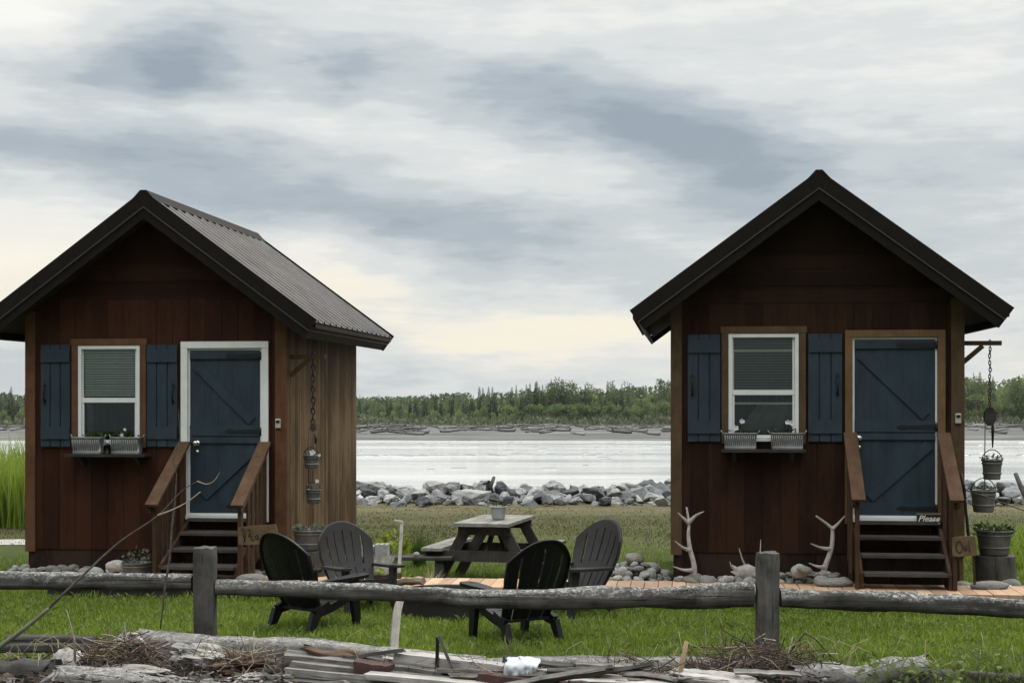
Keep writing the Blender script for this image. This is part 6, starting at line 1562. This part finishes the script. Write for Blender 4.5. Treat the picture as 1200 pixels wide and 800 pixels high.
def tree(kind, px, Y, h_px_top, z0=-2.6):
    me = rr.choice({'spruce_tree': spr, 'willow_tree': wil, 'poplar_tree': pop}[kind]); x = (px - 600) / FPX * Y
    o = bpy.data.objects.new(kind, me); C.objects.link(o); ht = max(v.co.z for v in me.vertices[:]) if me.name not in HT else HT[me.name]; HT[me.name] = ht
    want = (H - (h_px_top - HZ) / FPX * Y) - z0; s = want / ht; o.scale = (s * rr.uniform(.9, 1.15), s * rr.uniform(.9, 1.15), s); o.location = (x, Y, z0); o.rotation_euler.z = rr.uniform(0, 6.28)
    where = 'between the cabins' if 400 < px < 800 else ('right of the right cabin' if px > 1000 else ('left of the left cabin' if px < 100 else 'behind a cabin'))
    sz = 'tall' if h_px_top < 452 else ('mid height' if h_px_top < 468 else 'low')
    w_ = {'spruce_tree': 'dark pointed spruce', 'willow_tree': 'light green bushy willow', 'poplar_tree': 'mid green rounded poplar'}[kind]
    tag(o, '%s %s on the far river bank, %s' % (sz, w_, where), 'tree', 'trees on the far river bank')
HT = {}
def top_at(px):
    """skyline of the wood, photo rows"""
    pts = [(-20, 459), (40, 461), (300, 466), (418, 465), (470, 464), (520, 461), (560, 459), (600, 456), (640, 451), (700, 452), (745, 450), (790, 449), (900, 446), (1130, 438), (1165, 444), (1215, 437)]
    for (a, b), (c_, d) in zip(pts, pts[1:]):
        if a <= px <= c_: return b + (d - b) * (px - a) / (c_ - a)
    return 450
for a, b, n in ((414, 792, 120), (1122, 1216, 34), (-16, 40, 14)):
    for i in range(n):
        px = a + (b - a) * (i + rr.random()) / n; t_ = top_at(px); Y = 290 + rr.random() * 34
        kd = rr.choices(('spruce_tree', 'willow_tree', 'poplar_tree'), (5, 3, 2) if px < 1000 else (1, 3, 6))[0]
        if px < 560 and px > 100: Y += 70 * (560 - px) / 150
        tree(kd, px, Y, t_ + ((rr.uniform(-3, 4) if 100 < px < 560 else rr.uniform(-8, 5)) if kd == 'spruce_tree' else rr.uniform(1, 11) + (5 if kd == 'willow_tree' else 0)))
    for i in range(int(n * .6)):
        px = a + (b - a) * (i + rr.random()) / (n * .6); tree('willow_tree', px, 287 + rr.random() * 4, top_at(px) + 16 + rr.random() * 14)
for px, t_ in ((657, 441), (664, 444), (650, 446), (671, 448), (643, 450), (690, 447), (715, 445), (737, 446), (772, 443), (783, 446)): tree('poplar_tree', px, 296, t_)
for px, t_ in ((1133, 438), (1140, 436), (1149, 440), (1158, 444), (1185, 442), (1193, 439), (1203, 437)): tree('poplar_tree', px, 290, t_)
# the closed wood behind, one mass: thousands of leaf clumps in pointed crowns
mb = MB(); fm = [leafmat('far_wood_dark', (.052, .080, .042), (.105, .148, .076), .08, .25), leafmat('far_wood_green', (.082, .122, .050), (.150, .205, .084), .08, .3)]
for i in range(900):
    px = rr.uniform(-60, 1265); Y = rr.uniform(322, 372); 
    if 100 < px < 560: Y += 50
    x = (px - 600) / FPX * Y; z0 = -2.4; top = H - (top_at(max(-20, min(1215, px))) + (rr.uniform(0, 4) if px < 560 else rr.uniform(2, 11)) - HZ) / FPX * Y; h = top - z0; mb.cur = 0 if rr.random() < .6 else 1; wd = rr.uniform(.9, 1.7)
    for _ in range(46):
        f = rr.random() ** .8; q = wd * (1 - f) ** .6 if mb.cur == 0 else wd * math.sin(math.pi * min(1, .15 + f * .85)) ** .6 + .15
        a = rr.uniform(0, 6.283); p = (x + q * math.cos(a) * rr.random() ** .5, Y + q * math.sin(a), z0 + h * f * .97)
        mb.leaf(p, (math.cos(a), math.sin(a), .5), rr.uniform(.5, 1.0), rr.uniform(.4, .8))
tag(mb.build('far_wood', fm), 'dense dark mixed wood behind the front trees on the far bank', 'forest', None, 'stuff')

# ------------------------------------------------------------------ the damp air over the river
mb = MB(); mb.box(-420, 420, -8, 520, -5.2, 14)
hm = bpy.data.materials.new('river_haze'); hm.use_nodes = True; ht = hm.node_tree; ht.nodes.clear()
pv_ = ht.nodes.new('ShaderNodeVolumePrincipled'); pv_.inputs['Color'].default_value = (.92, .95, .97, 1); pv_.inputs['Density'].default_value = .00008; pv_.inputs['Anisotropy'].default_value = .2
ho = ht.nodes.new('ShaderNodeOutputMaterial'); ht.links.new(pv_.outputs[0], ho.inputs['Volume'])
hz = mb.build('haze', hm); tag(hz, 'thin damp haze over the river and the far bank', 'haze', None, 'stuff')
